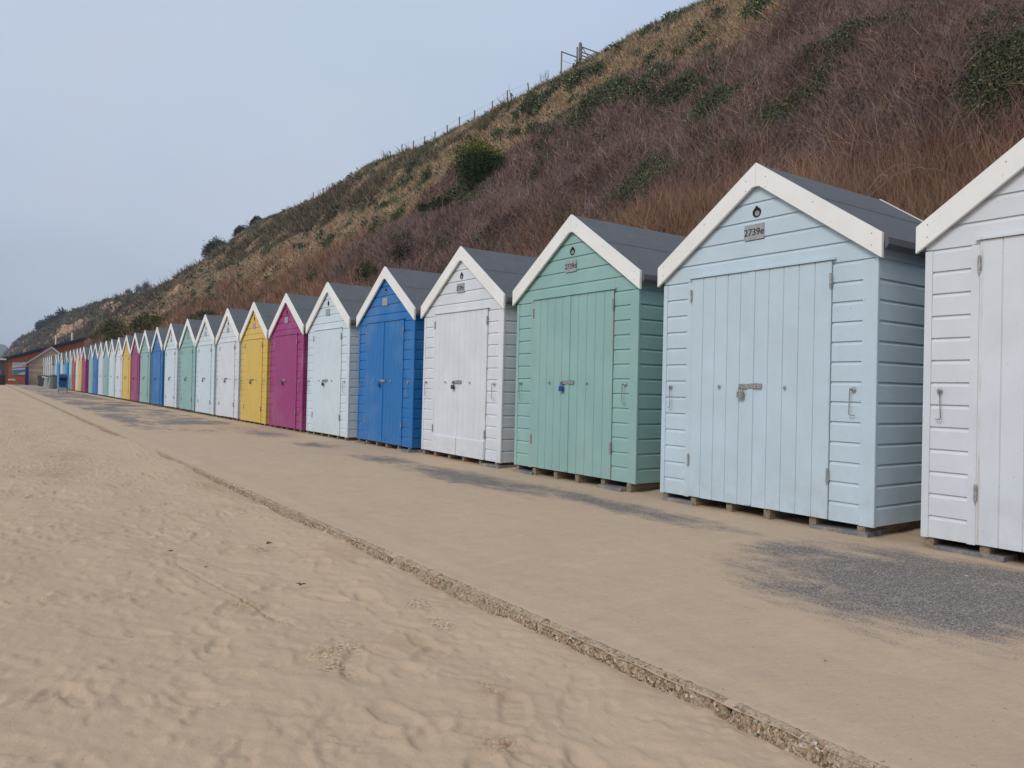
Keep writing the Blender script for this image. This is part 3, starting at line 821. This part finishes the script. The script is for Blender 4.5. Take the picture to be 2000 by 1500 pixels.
for k in range(16):
    y = random.uniform(-.8, .8); sb.tube([(0, y * .4, -.2), (random.uniform(-.1, .1), y * .8, .5), (0, y, random.uniform(.8, 1.25))], .02, 4, .008)
tag(sb.build("sapling", M_BARK), "thin twiggy sapling on the skyline just left of the gate", "sapling").location = (40, 53.7, cz(53.7))

# ------------------------------------------------------------------ beach huts
BASE = .076
RIDGE, SLP = 3.0, .683
W = 1.0695
def hw(z, inset=0.): # half width allowed under the roof at height z
    return min(W - inset, max(.004, (RIDGE - .05 - z) / SLP - inset))
def board_row(m, z0, z1, y0, y1, xp, clip=True, out=.018):
    """one shiplap board on the front, facing -x"""
    top = z1 - .001
    sec = [(out, z0), (out, z1 - .030), (out * .35, z1 - .010), (out * .35, top)]
    vs = []
    for side in (0, 1):
        for o_, z in sec + [(0., top), (0., z0)]:
            if clip:
                h = hw(z); y = max(y0, -h) if side == 0 else min(y1, h)
            else: y = y0 if side == 0 else y1
            vs.append((xp - o_, y, z))
    n = 6
    m.add(vs, [tuple(range(n)), tuple(range(2 * n - 1, n - 1, -1))] + [(i, n + i, n + (i + 1) % n, (i + 1) % n) for i in range(n)])
PIT = .153
def mk_front():
    m = MB()
    h0 = hw(2.2)
    m.prism([(-W + .01, BASE + .02), (W - .01, BASE + .02), (W - .01, RIDGE - .05 - SLP * (W - .01)), (0, RIDGE - .05), (-W + .01, RIDGE - .05 - SLP * (W - .01))], 0, .056, .085)
    k = 0; z = BASE + .004
    while z < RIDGE - .12:
        z1 = z + PIT
        if k < 13:
            board_row(m, z, z1, -.955, -.705, .055); board_row(m, z, z1, .770, 1.022, .055)
        else: board_row(m, z, z1, -W, W, .055)
        z = z1; k += 1
    return m
def mk_side(sg):
    m = MB(); z = BASE + .004; y = sg * W
    for k in range(14):
        z1 = z + PIT; top = z1 - .001
        sec = [(.018, z), (.018, z1 - .030), (.006, z1 - .010), (.006, top), (-.02, top), (-.02, z)]
        m.prism([(y + sg * (o_ - .018), q) for o_, q in sec], 0, .06, 1.86); z = z1
    return m
def mk_corner(a, b):
    m = MB(); zt = lambda y: RIDGE - .06 - SLP * abs(y)
    m.prism([(a, BASE), (b, BASE), (b, min(zt(b), 2.06)), (a, min(zt(a), 2.06))], 0, .031, .06); return m
def mk_jamb(a, b):
    m = MB(); m.box(.033, .058, a, b, BASE, 2.065); return m
def mk_corner_side():
    m = MB(); m.box(.034, .056, -W - .004, -W + .02, BASE, 2.19); return m
def mk_door(sg, cover=False):
    m = MB(); ya, yb = (.018, .713) if sg > 0 else (-.701, .012)
    n = 5; wd = (yb - ya) / n
    m.box(.030, .052, ya, yb, BASE + .012, 2.085)
    for i in range(n):
        a = ya + i * wd + (.0022 if i else 0); b = ya + (i + 1) * wd - (.0022 if i < n - 1 else 0)
        m.prism([(.038, a), (.026, a), (.022, a + .004), (.022, b - .004), (.026, b), (.038, b)], 2, BASE + .01 + random.uniform(-.002, .002), 2.086)
    if cover: m.box(.012, .0215, .004, .062, BASE + .02, 2.08)
    return m
def mk_header():
    m = MB(); m.box(.006, .036, -.735, .735, 2.09, 2.106); return m
def mk_hinge(y, z):
    m = MB(); m.tube([(.014, y, z - .058), (.014, y, z + .058)], .0085, 8)
    m.box(.0185, .0215, y - .013, y + .013, z - .045, z + .045)
    return m
def mk_hasp():
    m = MB(); m.box(.004, .0115, -.085, .035, 1.088, 1.128); m.box(.006, .021, .0351, .145, 1.084, 1.124)
    m.tube([(.004, -.03, 1.085), (.004, -.03, 1.131)], .006, 6)
    for y in (-.07, -.05, .0): m.ball((.004, y, 1.108), .003, .005, .005, 6, 4)
    m.tube([(.008, .115, 1.118), (-.012, .115, 1.11), (-.012, .115, 1.098), (.008, .115, 1.088)], .004, 6)
    return m
def mk_padlock():
    m = MB()
    a = [(-.008, .098, 1.055), (-.008, .098, 1.085), (-.008, .106, 1.103), (-.008, .119, 1.106), (-.008, .131, 1.098), (-.008, .136, 1.083), (-.008, .136, 1.055)]
    m.tube(a, .0045, 7)
    m.prism([(.089, 1.002), (.145, 1.002), (.148, 1.008), (.148, 1.052), (.143, 1.058), (.091, 1.058), (.086, 1.052), (.086, 1.008)], 0, -.019, .004)
    return m
def mk_knob(y):
    m = MB(); m.tube([(.024, y, 1.10), (.006, y, 1.10)], .006, 8); m.ball((.002, y, 1.10), .009, .012, .016, 10, 6); return m
def mk_hook(y, s):
    m = MB(); m.ball((.022, y, 1.09), .008, .020, .020, 10, 6); m.tube([(.02, y, 1.09), (-.004, y - .012 * s, 1.09)], .007, 6)
    m.tube([(-.004, y - .012 * s, 1.095), (-.004, y - .016 * s, 1.0), (-.002, y - .02 * s, .905), (.006, y - .008 * s, .895), (.012, y + .02 * s, .897)], .0042, 6)
    return m
def mk_plate(w_):
    m = MB(); m.box(.028, .034, .035 - w_ / 2, .035 + w_ / 2, 2.358, 2.488); return m
def mk_hole():
    m = MB(); m.tube([(.033, .015, 2.588), (.039, .015, 2.588)], .043, 18); m.tube([(.03, .015, 2.625), (.034, .015, 2.637)], .011, 8)
    return m
def mk_disc():
    m = MB(); m.tube([(.031, .008, 2.578), (.0345, .008, 2.578)], .024, 14); return m
def mk_barge(sg, x0=-.012, x1=.016, full=True):
    m = MB(); s_ = sg
    tip = 1.119
    z_ = lambda y: RIDGE - SLP * y
    a = .0008 if sg > 0 else -.0008
    pts = [(s_ * .0012, z_(0)), (s_ * tip, z_(tip)), (s_ * tip, z_(tip) - .184), (s_ * (.035), z_(.035) - .178), (s_ * .0012, z_(.0) - .2)]
    if s_ < 0: pts = pts[::-1]
    m.prism(pts, 0, x0, x1); return m
def mk_nail(y, dz):
    m = MB(); m.ball((-.012, y, RIDGE - SLP * abs(y) - dz), .003, .006, .006, 6, 4); return m
NAILS = [(s_ * y, dz) for s_ in (-1, 1) for y, dz in ((.10, .07), (.10, .155), (.55, .06), (1.04, .05), (1.04, .135))]
def mk_roof():
    m = MB(); e = 1.150; x0, x1 = .018, 1.915
    z_ = lambda y, d: RIDGE - .012 - d - SLP * abs(y)
    for sg in (-1, 1):
        p = [(0, z_(0, 0)), (sg * e, z_(e, 0)), (sg * (e + .004), z_(e, .05)), (sg * (e - .02), z_(e, .085)), (sg * (e - .03), z_(e - .03, .035)), (0, z_(0, .035))]
        if sg < 0: p = p[::-1]
        m.prism(p, 0, x0, x1)
        # lapped second sheet of felt over the ridge
        f = .47 * e
        q = [(0, z_(0, -.005)), (sg * f, z_(f, -.005)), (sg * f, z_(f, .002)), (0, z_(0, .002))]
        if sg < 0: q = q[::-1]
        m.prism(q, 0, x0 + .002, x1 - .002)
    return m
def mk_rear():
    m = MB(); m.prism([(-W, BASE), (W, BASE), (W, RIDGE - .05 - SLP * W), (0, RIDGE - .05), (-W, RIDGE - .05 - SLP * W)], 0, 1.862, 1.90); return m
def mk_floor():
    m = MB(); m.box(.09, 1.86, -W + .03, W - .03, BASE + .005, BASE + .03); return m
def mk_joist(y, k):
    m = MB(); q = .004 * ((k * 7) % 3)
    m.box(.052 - .012 * (k % 2), 1.84, y - .030, y + .030, -.03, BASE + .003 - q); return m
def mk_kick(sg):
    m = MB(); a, b = (.022, .705) if sg > 0 else (-.695, .008)
    m.prism([(.006, BASE + .008), (.0215, BASE + .008), (.0215, .33), (.014, .33), (.006, .322)], 1, a, b); return m
JOI = [1.02, .66, .26, -.14, -.56, -.97]
PROTO = {}
def P_(key, fn, *a, smooth=False):
    if key not in PROTO: PROTO[key] = fn(*a).mesh(key.split(':')[0], M_DARK, smooth)
    return PROTO[key]
def part(parent, key, fn, mat, *a, smooth=False, name=None):
    o = bpy.data.objects.new(name or key.split(':')[0], P_(key, fn, *a, smooth=smooth))
    COL.objects.link(o); o.parent = parent
    o.material_slots[0].link = 'OBJECT'; o.material_slots[0].material = mat
    return o
FONT = {}
def text_mesh(s):
    if s in FONT: return FONT[s]
    c = bpy.data.curves.new("number", 'FONT'); c.body = s; c.size = .083; c.align_x = 'CENTER'; c.align_y = 'CENTER'; c.extrude = .0006; c.offset = .0008
    o = bpy.data.objects.new("tmp", c); COL.objects.link(o)
    bpy.context.view_layer.update()
    me = bpy.data.meshes.new_from_object(o.evaluated_get(bpy.context.evaluated_depsgraph_get()))
    bpy.data.objects.remove(o)
    # text plane x right, y up  ->  faces -x, reading direction is -y
    me.transform(Matrix(((0, 0, -1, 0), (-1, 0, 0, 0), (0, 1, 0, 0), (0, 0, 0, 1))))
    me.materials.clear(); me.materials.append(M_INK)
    FONT[s] = me; return me

def hut(X, Y, dz, colr, label, det, num=None, lock=M_STEEL, cover=False, kick=False, rz=0.0, tr=0.0):
    T = thing("beach_hut", label, "beach hut", (X, Y, dz), rz, "painted beach huts in a row along the promenade")
    pb, pd = PAINT[colr]
    part(T, "front_wall", mk_front, pb); part(T, "side_wall:r", mk_side, pb, -1); part(T, "side_wall:l", mk_side, pb, 1)
    part(T, "rear_wall", mk_rear, pb); part(T, "roof", mk_roof, M_FELT)
    part(T, "corner_board:r", mk_corner, pd, -W - .002, -.956); part(T, "corner_board:l", mk_corner, pd, 1.023, W + .002)
    part(T, "door_jamb:l", mk_jamb, pd, .717, .769)
    part(T, "corner_board:s", mk_corner_side, pd)
    part(T, "bargeboard:r", mk_barge, M_BARGE, -1); part(T, "bargeboard:l", mk_barge, M_BARGE, 1)
    part(T, "rear_bargeboard:r", lambda: mk_barge(-1, 1.917, 1.94), M_BARGE); part(T, "rear_bargeboard:l", lambda: mk_barge(1, 1.917, 1.94), M_BARGE)
    dl = part(T, "door:lc" if cover else "door:l", mk_door, pd, 1, cover); dr = part(T, "door:r", mk_door, pd, -1)
    part(T, "floor", mk_floor, M_TIMBER)
    part(T, "number_plate", mk_plate, M_PLATE, .262 if num else .2)
    if det >= 1:
        part(T, "header_strip", mk_header, pd)
        for d_, y in ((dl, .712), (dr, -.70)):
            for z in (1.93, .42): part(d_, "hinge:%g,%g" % (y, z), mk_hinge, M_STEEL, y, z)
        part(T, "vent_hole", mk_hole, M_DARK)
        h = part(dr, "hasp", mk_hasp, M_STEEL); part(T, "padlock", mk_padlock, lock)
        for k, y in enumerate(JOI): part(T, "joist:%d" % k, mk_joist, M_TIMBER, y, k)
    else:
        part(T, "hasp", mk_hasp, M_DARKMETAL)
        for k, y in enumerate(JOI[::2]): part(T, "joist:%d" % (k * 2), mk_joist, M_TIMBER, y, k)
    if det >= 2:
        part(dl, "knob:l", mk_knob, M_STEEL, .36, smooth=True); part(dr, "knob:r", mk_knob, M_STEEL, -.31, smooth=True)
        part(T, "cabin_hook:l", mk_hook, M_STEEL, .955, 1, smooth=True); part(T, "cabin_hook:r", mk_hook, M_STEEL, -.90, -1, smooth=True)
    if det >= 3:
        part(T, "vent_cover", mk_disc, M_BRASS); [part(T, "nail_head:%g,%g" % q, mk_nail, M_STEEL, *q) for q in NAILS]
    if kick: part(dl, "kick_board:l", mk_kick, pb, 1); part(dr, "kick_board:r", mk_kick, pb, -1)
    if num:
        o = bpy.data.objects.new("number", text_mesh(num)); COL.objects.link(o)
        npz = [c for c in T.children if c.name.startswith("number_plate")][0]
        o.parent = npz; o.location = (.0272, .035, 2.420)
    T.rotation_euler = (tr, 0, rz)
    return T

HY_ = [1.66, 4.14, 6.7, 9.19, 11.61, 14.11, 16.52, 18.9, 21.3, 23.81, 26.18, 28.8, 31.34, 33.97, 36.37, 38.8, 41.17, 43.54, 45.72, 47.91, 50.37, 52.6]
HX = [-.046, -.051, .022, .047, .039, .021, .014, .002] + [0] * 14
HZ = [.013, .007, .02, .003, 0, -.01, -.02, -.022, -.01, -.012] + [0] * 12
HC = ['white', 'ice', 'mint', 'white', 'blue', 'snow', 'plum', 'yellow', 'white', 'snow', 'mint', 'snow', 'blue', 'mint', 'plum', 'yellow', 'white', 'snow', 'mint', 'lilac', 'blue', 'mint']
HL = ["white beach hut cut off by the right edge, nearest of the row",
 "icy blue beach hut numbered 2739e with a dull metal padlock",
 "mint green beach hut numbered 2739d with blue padlock",
 "white beach hut numbered 2739c with kick boards on its doors",
 "deep blue beach hut, nearest blue one in the row",
 "very pale blue beach hut between the deep blue and the plum hut",
 "plum pink beach hut, nearest plum one, beside the big yellow hut",
 "golden yellow beach hut, nearest yellow one in the row",
 "white beach hut just left of the nearest yellow hut",
 "pale blue beach hut, second to the left of the nearest yellow hut",
 "mint green beach hut, third to the left of the nearest yellow hut",
 "pale blue beach hut between a mint hut and the second blue hut",
 "deep blue beach hut, second blue one of the row from the right",
 "mint green beach hut between the second blue and second plum huts",
 "plum pink beach hut, second plum one, right beside the second yellow hut",
 "golden yellow beach hut, second yellow one of the row from the right",
 "white beach hut just left of the second yellow hut",
 "pale blue beach hut, second to the left of the second yellow hut",
 "mint green beach hut, third to the left of the second yellow hut",
 "pale lilac white beach hut just right of the third blue hut",
 "deep blue beach hut, third blue one, near the gap in the row",
 "mint green beach hut at the right edge of the gap in the far row"]
for k in range(22):
    det = 3 if k < 5 else 2 if k < 9 else 1 if k < 17 else 0
    hut(5.461 - .05 + HX[k], HY_[k], HZ[k], HC[k], HL[k], det,
        num={1: "2739e", 2: "2739d", 3: "2739c"}.get(k), lock={1: M_BRASS, 2: M_BLUELOCK, 3: M_BLACKLOCK, 4: M_BLUELOCK, 5: M_BLACKLOCK, 6: M_BLACKLOCK}.get(k, M_DARKMETAL),
        cover=k in (1, 2, 4), kick=(k == 3), rz=random.uniform(-.010, .010), tr=random.uniform(-.005, .005))
far_huts = [(56.48, 'plum', "plum pink beach hut at the left edge of the gap in the far row"), (58.6, 'yellow', "pale yellow beach hut between the far plum and cream huts"), (60.66, 'cream', "cream beach hut just right of the red hut"),
 (63.0, 'red', "red beach hut far down the row"), (65.6, 'aqua', "pale aqua beach hut just left of the red hut"), (69.0, 'brightblue', "bright blue beach hut behind the pushchair"), (73.3, 'snow', "pale beach hut just left of the bright blue one"),
 (76.6, 'brightblue', "bright blue beach hut above the wheelie bins"), (79.0, 'aqua', "pale aqua beach hut right of the five old white huts"),
 (84.4, 'old', "dull white beach hut, nearest of the last five"), (86.9, 'old', "dull white beach hut, second nearest of the last five"), (89.4, 'old', "dull white beach hut, middle one of the last five"), (92.0, 'old', "dull white beach hut, second farthest of the last five"), (95.2, 'old', "dull white beach hut, farthest of the whole row")]
for Y, c, l in far_huts: hut(5.41, Y, 0, c, l, 0, rz=random.uniform(-.01, .01))

# paving slabs set under the hut corners
def slab(x, y, w, l, rz, lab):
    m = MB(); m.prism([(-w / 2, -.03), (w / 2, -.03), (w / 2 - .004, .022), (w / 2 - .012, .028), (-w / 2 + .012, .028), (-w / 2 + .004, .022)], 1, -l / 2, l / 2)
    o = m.build("paving_slab", M_SLAB); o.location = (x, y, .012); o.rotation_euler = (random.uniform(-.03, .03), random.uniform(-.05, .02), rz)
    return tag(o, lab, "paving slab", "paving slabs under the hut corners")
slab(5.53, 3.35, .30, .46, .05, "grey slab half buried under the right corner of hut 2739e")
slab(5.50, 2.42, .20, .44, -.03, "long grey slab under the left corner of the nearest white hut")
slab(5.52, 4.98, .28, .36, .04, "grey slab under the left corner of hut 2739e")
slab(5.55, 5.95, .30, .38, -.06, "pale slab under the right corner of hut 2739d")
slab(5.58, 7.55, .30, .36, .02, "grey slab under the left corner of hut 2739d")
slab(5.60, 8.30, .34, .40, .05, "grey slab under the right corner of hut 2739c")
slab(5.58, 10.72, .36, .44, -.04, "tilted grey slab under the right corner of the nearest blue hut")
slab(5.58, 12.45, .30, .36, .08, "grey slab under the left corner of the nearest blue hut")

# ------------------------------------------------------------------ small litter on the sand
def sandz(x, y): return -.06
def scrap(name, lab, cat, x, y, z, s, rgb):
    m = MB(); r_ = random.Random(int(x * 999 + y))
    for k in range(4):
        a = r_.uniform(0, 6.28); m.tube([(0, 0, 0), (math.cos(a) * s * .5, math.sin(a) * s * .5, s * .22), (math.cos(a + .4) * s, math.sin(a + .4) * s, s * .08)], s * .16, 5, s * .05)
    o = m.build(name, plain(name + "_" + cat.replace(' ', '_'), rgb, .8)); o.location = (x, y, z); tag(o, lab, cat)
scrap("dried_seaweed", "small dark scrap of dried seaweed in the middle of the sand", "seaweed", 1.03, 5.3, -.055, .022, (.05, .03, .02))
scrap("dead_leaf", "reddish brown curled leaf lying on the sand", "leaf", 1.46, 4.09, -.055, .032, (.13, .05, .03))
scrap("dead_leaf", "tiny dark leaf on the sand close to the bottom edge", "leaf", 1.53, 2.02, -.06, .012, (.05, .04, .03))
scrap("dead_leaf", "small black leaf lying on the promenade at the right edge", "leaf", 4.62, 1.38, .008, .014, (.03, .03, .03))
scrap("twig", "short dark twig on the sand near the kerb", "twig", 1.62, 5.2, -.045, .035, (.07, .05, .035))
scrap("dead_leaf", "small brown leaf on the sand left of the reddish curled leaf", "leaf", 1.12, 4.75, -.055, .014, (.08, .04, .025))
scrap("pebble", "small dark pebble on the promenade below the asphalt patch", "pebble", 2.75, 1.75, .010, .008, (.05, .05, .05))
scrap("shell_fragment", "white shell fragment on the bare asphalt patch", "shell", 4.79, 2.15, .008, .012, (.75, .73, .68))

# ------------------------------------------------------------------ far end buildings
def brickmat(name, c1, c2, mortar, scale, bw=.5, rh=.25):
    m = NT(name)
    b = m.n("ShaderNodeTexBrick"); c_ = m.coord(); mp_ = m.n("ShaderNodeMapping"); mp_.inputs["Rotation"].default_value = (math.pi / 2, 0, 0)
    m.l(c_, mp_.inputs[0]); m.l(mp_.outputs[0], b.inputs["Vector"])
    b.inputs["Scale"].default_value = scale; b.inputs["Color1"].default_value = (*c1, 1); b.inputs["Color2"].default_value = (*c2, 1); b.inputs["Mortar"].default_value = (*mortar, 1)
    b.inputs["Brick Width"].default_value = bw; b.inputs["Row Height"].default_value = rh; b.inputs["Mortar Size"].default_value = .015
    m.col(b.outputs["Color"]); m.b.inputs["Roughness"].default_value = .9; return m.m
M_BRICK = brickmat("red_brick", (.42, .11, .05), (.52, .17, .08), (.33, .22, .16), 2.2)
M_STONE = brickmat("rubble_stone", (.56, .43, .33), (.38, .29, .23), (.26, .2, .15), 1.0, .55, .3)
M_NAVY = plain("navy_fascia", (.012, .03, .07), .5); M_WHITE = plain("white_trim", (.72, .69, .66), .5)
B = thing("brick_building", "red brick building with a sloping navy roof edge at the far end", "building", (0, 104, 0))
m = MB(); m.prism([(2.38, -.3), (2.38, 2.78), (9.95, 5.42), (9.95, -.3)], 1, 0, 14); m.build("wall", M_BRICK, B)
m = MB(); m.prism([(1.95, 2.72), (1.95, 2.98), (10.15, 5.80), (10.15, 5.50)], 1, -.35, 14.3); m.build("roof", M_NAVY, B)
for x, z0, z1 in [(7.18, 4.6, 5.75), (8.85, 5.2, 6.3)]:
    m = MB(); m.tube([(x, 1.5, z0), (x, 1.5, z1)], .09, 8); m.build("flue_pipe", M_WHITE, B)
m = MB(); m.box(2.50, 3.2, -.03, -.001, .42, .60); m.build("notice_board", M_WHITE, B)
m = MB(); m.box(2.20, 2.46, -.02, .6, -.2, 2.7); m.build("timber_post", plain("brown_timber", (.22, .10, .06), .8), B)
# advertising banner: pale top with lettering band, pink stripe, blue and teal sweep
BN = thing("banner", "white, pink and teal advertising banner on the red brick wall", "banner", (2.86, 103.93, 0))
m = MB(); m.box(0, 1.42, 0, .03, 1.12, 2.48); m.build("panel", plain("banner_white", (.66, .68, .70), .5), BN)
m = MB(); m.prism([(.02, 1.86), (.65, 1.98), (1.40, 2.08), (1.40, 1.98), (.7, 1.86), (.02, 1.74)], 1, -.012, -.002); m.build("pink_stripe", plain("banner_pink", (.55, .12, .20), .5), BN)
m = MB(); m.prism([(.02, 1.30), (.5, 1.22), (1.38, 1.52), (1.38, 1.74), (.8, 1.68), (.02, 1.62)], 1, -.012, -.002); m.build("blue_sweep", plain("banner_blue", (.07, .26, .42), .5), BN)
m = MB(); m.prism([(.02, 1.14), (.30, 1.14), (.62, 1.24), (.36, 1.42), (.02, 1.46)], 1, -.022, -.0125); m.build("teal_sweep", plain("banner_teal", (.03, .33, .33), .5), BN)
m = MB()
for k in range(8): m.box(.16 + .13 * k, .20 + .13 * k, -.012, -.002, 2.17, 2.36); 
m.build("lettering", plain("banner_grey_letters", (.25, .38, .40), .5), BN)
SB = thing("stone_hut", "gabled rubble stone building with white bargeboards at the far end", "building", (0, 101.6, 0))
m = MB(); m.prism([(4.35, -.3), (4.35, 2.55), (6.52, 4.22), (8.75, 2.55), (8.75, -.3)], 1, 0, 2.2); m.build("wall", M_STONE, SB)
m = MB(); m.prism([(4.0, 2.42), (6.5, 4.40), (6.5, 4.22), (4.0, 2.24)], 1, -.16, -.01); m.build("bargeboard", M_WHITE, SB)
m = MB(); m.prism([(9.0, 2.42), (6.503, 4.40), (6.503, 4.22), (9.0, 2.24)], 1, -.16, -.01); m.build("bargeboard", M_WHITE, SB)
m = MB(); m.prism([(3.95, 2.46), (6.5, 4.50), (9.05, 2.46), (9.05, 2.40), (6.5, 4.42), (3.95, 2.40)], 1, -.2, 2.3); m.build("roof", plain("red_tile", (.22, .05, .05), .8), SB)
m = MB(); m.box(3.86, 4.10, -.2, .1, 2.28, 2.52); m.build("gutter_end", M_WHITE, SB)
KS = thing("beach_kiosk", "dark fronted kiosk with a white roof edge cut off by the left edge", "kiosk", (0, 97, 0))
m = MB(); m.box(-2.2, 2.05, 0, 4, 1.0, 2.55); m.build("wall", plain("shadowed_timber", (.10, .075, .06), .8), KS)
m = MB(); m.box(-2.4, 2.12, -.3, 4.2, 2.62, 2.76); m.build("roof", M_WHITE, KS)
m = MB(); m.box(-2.2, 2.10, -.05, 4, -.15, .99); m.build("counter_base", plain("black_boards", (.018, .02, .02), .6), KS)
m = MB(); m.box(1.15, 1.7, -.10, -.06, 1.05, 1.55); m.build("poster", plain("purple_poster", (.22, .12, .34), .6), KS)
m = MB(); m.box(4.02 - .0, 4.34, 0, .35, -.02, 2.0)
t_ = tag(m.build("promotional_totem", plain("royal_blue", (.01, .04, .26), .4)), "tall royal blue totem beside the stone building", "sign"); t_.location = (-.02, 100.6, 0)

# wheelie bins
def wheelie():
    T = thing("wheelie_bin", "x", "wheelie bin")
    g = plain("bin_plastic", (.09, .075, .07), .6)
    m = MB()
    m.add([(-.24, -.28, .12), (.24, -.28, .12), (.24, .22, .12), (-.24, .22, .12), (-.30, -.34, 1.0), (.30, -.34, 1.0), (.30, .36, 1.0), (-.30, .36, 1.0)],
          [(0, 3, 2, 1), (4, 5, 6, 7), (0, 1, 5, 4), (1, 2, 6, 5), (2, 3, 7, 6), (3, 0, 4, 7)])
    m.build("body", g, T)
    m = MB(); m.prism([(-.37, 1.005), (.42, 1.005), (.42, 1.04), (.1, 1.09), (-.37, 1.05)], 0, -.32, .32); m.build("lid", g, T)
    for x in (-.27, .27):
        m = MB(); m.tube([(x - .03, .25, .10), (x + .03, .25, .10)], .10, 12); m.build("wheel", M_DARKMETAL, T)
    return T
wb = wheelie()
BL = ["grey brown wheelie bin, farthest left of three by the stone building", "grey brown wheelie bin, middle of three by the stone building", "grey brown wheelie bin, nearest of three by the stone building"]
for k, (x, y) in enumerate([(5.15, 93.5), (5.05, 89.5), (5.0, 85.5)]):
    if k == 0: T = wb
    else:
        T = wb.copy(); COL.objects.link(T)
        for c in wb.children:
            q = c.copy(); COL.objects.link(q); q.parent = T
    T.location = (x, y, 0); T.rotation_euler = (0, 0, 1.5); T["label"] = BL[k]; T["group"] = "wheelie bins by the stone building"
T = thing("drinking_tap", "white pedestal tap with a sloping top among the bins", "tap", (4.72, 79.5, 0))
m = MB(); m.prism([(-.16, 0), (.16, 0), (.11, .85), (-.11, .85)], 1, -.14, .14); m.build("pedestal", plain("pale_stone", (.52, .50, .45), .7), T)
m = MB(); m.prism([(-.3, .93), (-.28, 1.02), (.18, .92), (.18, .85), (-.12, .85)], 1, -.2, .2); m.build("basin", M_WHITE, T)
T = thing("litter_bin", "grey green litter bin standing behind the pushchair", "litter bin", (4.85, 73, 0))
m = MB(); m.tube([(0, 0, 0), (0, 0, 1.0)], .28, 14); m.build("body", plain("grey_green", (.14, .17, .15), .6), T)
m = MB(); m.ball((0, 0, 1.02), .3, .3, .16, 14, 6); m.build("lid", M_DARKMETAL, T)
T = thing("recycling_bin", "bright blue recycling bin in front of the red hut", "bin", (4.98, 65.5, 0))
m = MB(); m.prism([(-.25, .02), (.25, .02), (.30, 1.08), (-.30, 1.08)], 1, -.32, .32); m.build("body", plain("bin_blue", (.02, .20, .42), .45), T)
m = MB(); m.prism([(-.33, 1.085), (.33, 1.085), (.30, 1.17), (0, 1.21), (-.30, 1.17)], 1, -.34, .34); m.build("lid", plain("bin_lid_blue", (.02, .16, .36), .45), T)
# pushchair
PC = thing("pushchair", "dark blue pushchair with a grey handle parked on the promenade", "pushchair", (4.33, 57.0, 0), -.075)
m = MB()
for s_ in (-.24, .24):
    m.tube([(s_, -.35, .12), (s_, .0, .55), (s_, .38, 1.12), (s_, .46, 1.18)], .016, 6); m.tube([(s_, .38, .12), (s_, .0, .55), (s_, -.25, .75)], .016, 6)
m.tube([(-.24, .46, 1.18), (.24, .46, 1.18)], .02, 6); m.build("frame", plain("grey_tube", (.22, .22, .23), .4, .4), PC)
DB = plain("navy_fabric", (.015, .06, .16), .85)
m = MB(); m.prism([(-.25, .42), (.12, .38), (.32, .98), (.24, 1.0), (.05, .50), (-.25, .50)], 0, -.21, .21); m.build("seat", DB, PC)
m = MB()
n = 7
arc = [(.26 + .34 * math.cos(a), .78 + .34 * math.sin(a)) for a in np.linspace(.5, 2.6, n)]
m.prism(arc + [(.26, .80)], 0, -.22, .22); m.build("hood", plain("navy_hood", (.012, .05, .13), .85), PC)
m = MB(); m.box(-.2, .2, -.2, .25, .16, .30); m.build("basket", plain("pale_basket", (.30, .38, .48), .7), PC)
for x in (-.24, .24):
    for y in (-.35, .38):
        m = MB(); m.tube([(x - .02, y, .11), (x + .02, y, .11)], .11, 14); m.build("wheel", M_DARKMETAL, PC)

# ------------------------------------------------------------------ haze
hm = bpy.data.materials.new("thin_sea_haze"); hm.use_nodes = True
ht = hm.node_tree; ht.nodes.clear()
ho = ht.nodes.new("ShaderNodeOutputMaterial"); hv_ = ht.nodes.new("ShaderNodeVolumePrincipled")
hv_.inputs["Color"].default_value = (.80, .88, 1.0, 1); hv_.inputs["Density"].default_value =   .00042; hv_.inputs["Anisotropy"].default_value = .2
ht.links.new(hv_.outputs[0], ho.inputs["Volume"])
m = MB(); m.box(-3200, 3200, -1000, 3200, -4, 75); kind(m.build("haze", hm), "stuff", "thin sea haze")
# depth and cycles
S.cycles.volume_bounces = 0
S.cycles.max_bounces = 5
S.cycles.diffuse_bounces = 3
